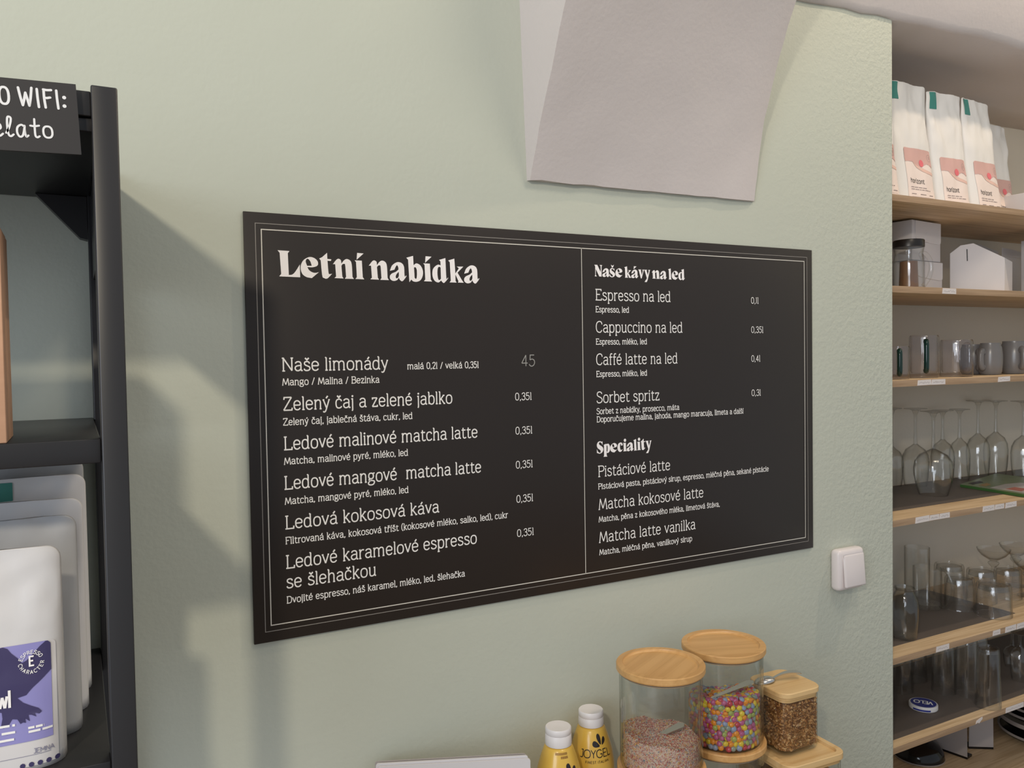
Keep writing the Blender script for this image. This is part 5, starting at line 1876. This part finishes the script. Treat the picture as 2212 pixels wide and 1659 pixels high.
P, r = round_at(5, x7(447), y7(1085), 58)
h = height_at(P, y7(450))
t = thing('tall_tumbler', 'tall straight clear tumbler standing upright on the fifth shelf', 'glass', P)
lathe('glass_wall', [(0, 0.0006), (r * .96, 0.0006), (r, 0.003), (r, h), (r * .96, h), (r * .95, 0.010), (0, 0.009)], M['glass'], t, seg=48)

P, r = round_at(5, x7(570), y7(1215), 66)
h = height_at(P, y7(690))
t = thing('glass_mug', 'clear glass mug with a big round handle on the fifth shelf', 'mug', P)
lathe('glass_wall', [(0, 0.0006), (r * .94, 0.0006), (r, 0.004), (r, h), (r * .94, h), (r * .93, 0.012), (0, 0.011)], M['glass'], t, seg=48)
a = math.atan2(CAM.y - P.y, CAM.x - P.x) + 1.05
d = Vector((math.cos(a), math.sin(a), 0))
pts = [(r * .98, h * .99), (r * 1.35, h * 1.0), (r * 1.75, h * .84), (r * 1.92, h * .56), (r * 1.75, h * .28), (r * 1.38, h * .10), (r * .98, h * .10)]
tube('handle', [(d.x * q.x, d.y * q.x, q.y) for q in spline([(u_, v_, 0) for u_, v_ in pts], n=5)], 0.0042, M['thick_glass'], t, 12)


def tumbler(px, pyb, pyt, pw, label, k=5, taper=0.94, group='upside-down tumblers on the fifth shelf', name='tumbler', base=0.016):
    P, r = round_at(k, px, pyb, pw)
    h = height_at(P, pyt)
    t = thing(name, label, 'glass', P, 0, group)
    rt = r * taper
    lathe('glass_wall', [(r, 0.0004), (r * 1.0, h * .05), (rt + (r - rt) * .4, h * .55), (rt, h - 0.006), (rt * .95, h - 0.001), (rt * .86, h), (rt * .84, h - 0.004), (rt * .90, h - base), (rt * .96, h * .6), (r - 0.003, h * .05), (r - 0.002, 0.0004), (r, 0.0004)], M['glass'], t, seg=48)
    lathe('base_disc', [(0, h - base), (rt * .88, h - base), (rt * .80, h - 0.005), (0, h - 0.0045)], M['thick_glass'], t, seg=48)
    return t


tumbler(x7(1362), y7(1318), y7(880), 86, 'upside-down clear tumbler nearest to the shelf edge')
tumbler(x7(955), y7(1232), y7(805), 72, 'upside-down clear tumbler beside the round mug handle')
tumbler(x7(1215), y7(1145), y7(715), 72, 'upside-down tumbler behind the nearest one on the fifth shelf')
tumbler(x7(830), y7(1085), y7(650), 72, 'upside-down tumbler at the back behind the mug handle')
tumbler(x7(1530), y7(1090), y7(700), 66, 'upside-down tumbler at the back, right of the nearest one')


def coupe(px, pyb, pyt, knot, pw, label, k=5):
    P, r = round_at(k, px, pyb, pw)
    h = height_at(P, pyt)
    hk = height_at(P, knot)
    t = thing('coupe_glass', label, 'glass', P, 0, 'footed coupe glasses')
    lathe('foot', [(0, 0.0005), (r * .62, 0.0005), (r * .62, 0.002), (0.010, 0.008), (0.007, hk * .6)], M['thick_glass'], t, seg=40)
    lathe('stem', [(0.007, hk * .6), (0.006, hk * .85), (0.013, hk * .95), (0.0145, hk), (0.013, hk + (h - hk) * .08), (0.007, hk + (h - hk) * .14)], M['thick_glass'], t, seg=28)
    lathe('bowl', [(0.007, hk + (h - hk) * .14), (r * .35, hk + (h - hk) * .26), (r * .72, hk + (h - hk) * .52), (r * .93, hk + (h - hk) * .8), (r, h), (r - .0015, h), (r * .91, hk + (h - hk) * .82), (r * .70, hk + (h - hk) * .56), (r * .33, hk + (h - hk) * .30), (0, hk + (h - hk) * .22)], M['glass'], t, seg=44, deg=60)


coupe(x7(1360), y7(1000), y7(470), y7(640), 78, 'footed coupe glass standing behind the tumblers')
coupe(x7(1625), y7(960), y7(420), y7(590), 76, 'footed coupe glass at the right end of the fifth shelf')
coupe(x7(1775), y7(1085), y7(570), y7(775), 80, 'footed coupe glass cut by the right edge of the photo')

# ---------------------------------------------------------------- sixth shelf: tin, tall glasses
y8 = lambda v: 1340 + v / 5.202
P, r = round_at(6, Z8(492), y8(1042), 68)
h = height_at(P, y8(925)) * 1.0
t = thing('round_tin', 'flat round white tin with a blue lid print on the sixth shelf', 'tin', P)
lathe('tin_body', [(0, 0.0005), (r * .97, 0.0005), (r, 0.002), (r, h - 0.002), (r * .97, h), (0, h)], M['tin_white'], t, seg=56, deg=30)
lathe('lid_print', [(0, h + 0.0003), (r * .88, h + 0.0003), (r * .88, h + 0.0006), (0, h + 0.0006)], M['tin_blue'], t, seg=56)
ca = math.atan2(CAM.y - P.y, CAM.x - P.x)
V, F = [], []
for k_ in range(12):
    a0, a1 = ca - 0.75 + 0.105 * k_, ca - 0.75 + 0.105 * (k_ + 1)
    b = len(V)
    V += [((r + .0004) * math.cos(a0), (r + .0004) * math.sin(a0), 0.003), ((r + .0004) * math.cos(a1), (r + .0004) * math.sin(a1), 0.003), ((r + .0004) * math.cos(a1), (r + .0004) * math.sin(a1), h * .55), ((r + .0004) * math.cos(a0), (r + .0004) * math.sin(a0), h * .55)]
    F.append((b, b + 1, b + 2, b + 3))
link('side_print', mesh('side_print', V, F), M['tin_blue'], t)
ex = Vector((math.cos(ca + PI / 2), math.sin(ca + PI / 2), 0))
ey = Vector((-math.cos(ca), -math.sin(ca), 0))
link('lid_lettering', text_mesh('lid_lettering', stroke_text('VELO', r * 1.25, r * .55, 17, '*'), lambda a, b: tuple(ex * (r * .62 - a) + ey * (r * .28 - b) + Vector((0, 0, h + 0.0009))), lambda p: Vector((0, 0, 1))), M['print'], t)

tumbler(Z8(1220), y8(1012), y8(300), 62, 'upside-down pint glass standing at the edge of the sixth shelf', 6, 0.88, 'upside-down tall glasses on the sixth shelf', 'pint_glass', 0.012)
for px_, pyb_, pyt_, pw_, lab in ((980, 880, 200, 58, 'upside-down tall glass left of the pint glass'), (720, 850, 170, 58, 'upside-down tall glass behind the round tin'),
                                  (1090, 780, 150, 58, 'upside-down tall glass close behind the pint glass'), (400, 710, 120, 56, 'upside-down tall glass at the back above the tin'),
                                  (250, 840, 230, 54, 'upside-down tall glass beside the wall edge on the sixth shelf'), (620, 700, 90, 56, 'upside-down tall glass at the back in the middle of the sixth shelf'), (880, 690, 90, 54, 'upside-down tall glass rearmost behind the pint glass')):
    tumbler(Z8(px_), y8(pyb_), y8(pyt_), pw_, lab, 6, 0.86, 'upside-down tall glasses on the sixth shelf', 'tall_glass', 0.012)
wine_glass(Z8(1490), y8(545), y8(90), y8(290), 42, 34, 38, 'small stemmed glass upside down at the back of the sixth shelf', 'small stemmed glasses on the sixth shelf', 6)
wine_glass(Z8(1575), y8(700), y8(140), y8(300), 46, 38, 40, 'small stemmed glass upside down in front at the right of the sixth shelf', 'small stemmed glasses on the sixth shelf', 6)

# ---------------------------------------------------------------- lowest shelf: bowl, cards, plates
P, r = round_at(7, Z8(440), y8(1642), 122)
h = height_at(P, y8(1335))
t = thing('black_bowl', 'black glazed bowl turned upside down on the lowest shelf', 'bowl', P)
lathe('bowl_body', [(r, 0.0005), (r * 1.0, h * .12), (r * .95, h * .45), (r * .80, h * .74), (r * .55, h * .92), (r * .40, h * .97), (r * .38, h), (0, h)], M['black_gloss'], t, seg=56)
lathe('glaze_rim', [(r * 1.005, 0.0005), (r * 1.012, h * .05), (r * 1.005, h * .09)], M['rim'], t, seg=56)
for q, lab in ((((575, 1420), (985, 1565), (1000, 1190), (560, 1330)), 'grey cardboard sleeve standing behind the black bowl'), (((1003, 1442), (1280, 1450), (1195, 1140), (1003, 1150)), 'grey cardboard sleeve standing beside the plates')):
    A, B = atz(Z8(q[0][0]), y8(q[0][1]), SHZ[7] + 0.0003), atz(Z8(q[1][0]), y8(q[1][1]), SHZ[7] + 0.0003)
    an = math.atan2(B.y - A.y, B.x - A.x)
    L = (B - A).length
    t = thing('cardboard_sleeve', lab, 'sleeve', A, an, 'grey sleeves on the lowest shelf')
    top = 0.185
    prism('sleeve_sheet', [(0, 0.006), (L, 0.006), (L * .97, top), (L * .04 if q[0][0] > 600 else -L * .3, top)], 'y', 0, 0.0014, M['paper_grey'], t)
    prism('bottom_fold', [(0, 0.0), (L, 0.0), (L, 0.0058), (0, 0.0058)], 'y', 0.0, 0.03, M['black_gloss'], t)
P = at(2262, 1590, 0.16)
P.z = SHZ[7] + 0.0003
r = px2m(P, 118, True)
zc = 0.0
for i, (hh_, mt) in enumerate(((0.022, 'rim'), (0.038, 'black_gloss'), (0.024, 'black_gloss'), (0.022, 'black_gloss'), (0.022, 'rim'), (0.022, 'black_gloss'))):
    t = thing('stacked_plate', ('lowest', 'second', 'third', 'fourth', 'fifth', 'topmost')[i] + ' dark plate counted from below in the stack on the lowest shelf', 'plate', (P.x, P.y, P.z + zc), 0, 'dark plates stacked on the lowest shelf')
    lathe('plate_body', [(0, 0.0004), (r * .60, 0.0004), (r * .62, 0.004), (r * .90, hh_ * .35), (r * .985, hh_ * .66), (r * .95, hh_ * .70), (r * .6, 0.009), (0, 0.009)], M['black_gloss'], t, seg=64)
    lathe('glaze_rim', [(r * .97, hh_ * .62), (r * 1.0, hh_ * .70), (r * 1.0, hh_ * .93), (r * .985, hh_ * .98), (r * .95, hh_ * .75)], M['rim'], t, seg=64)
    zc += hh_ * 0.96
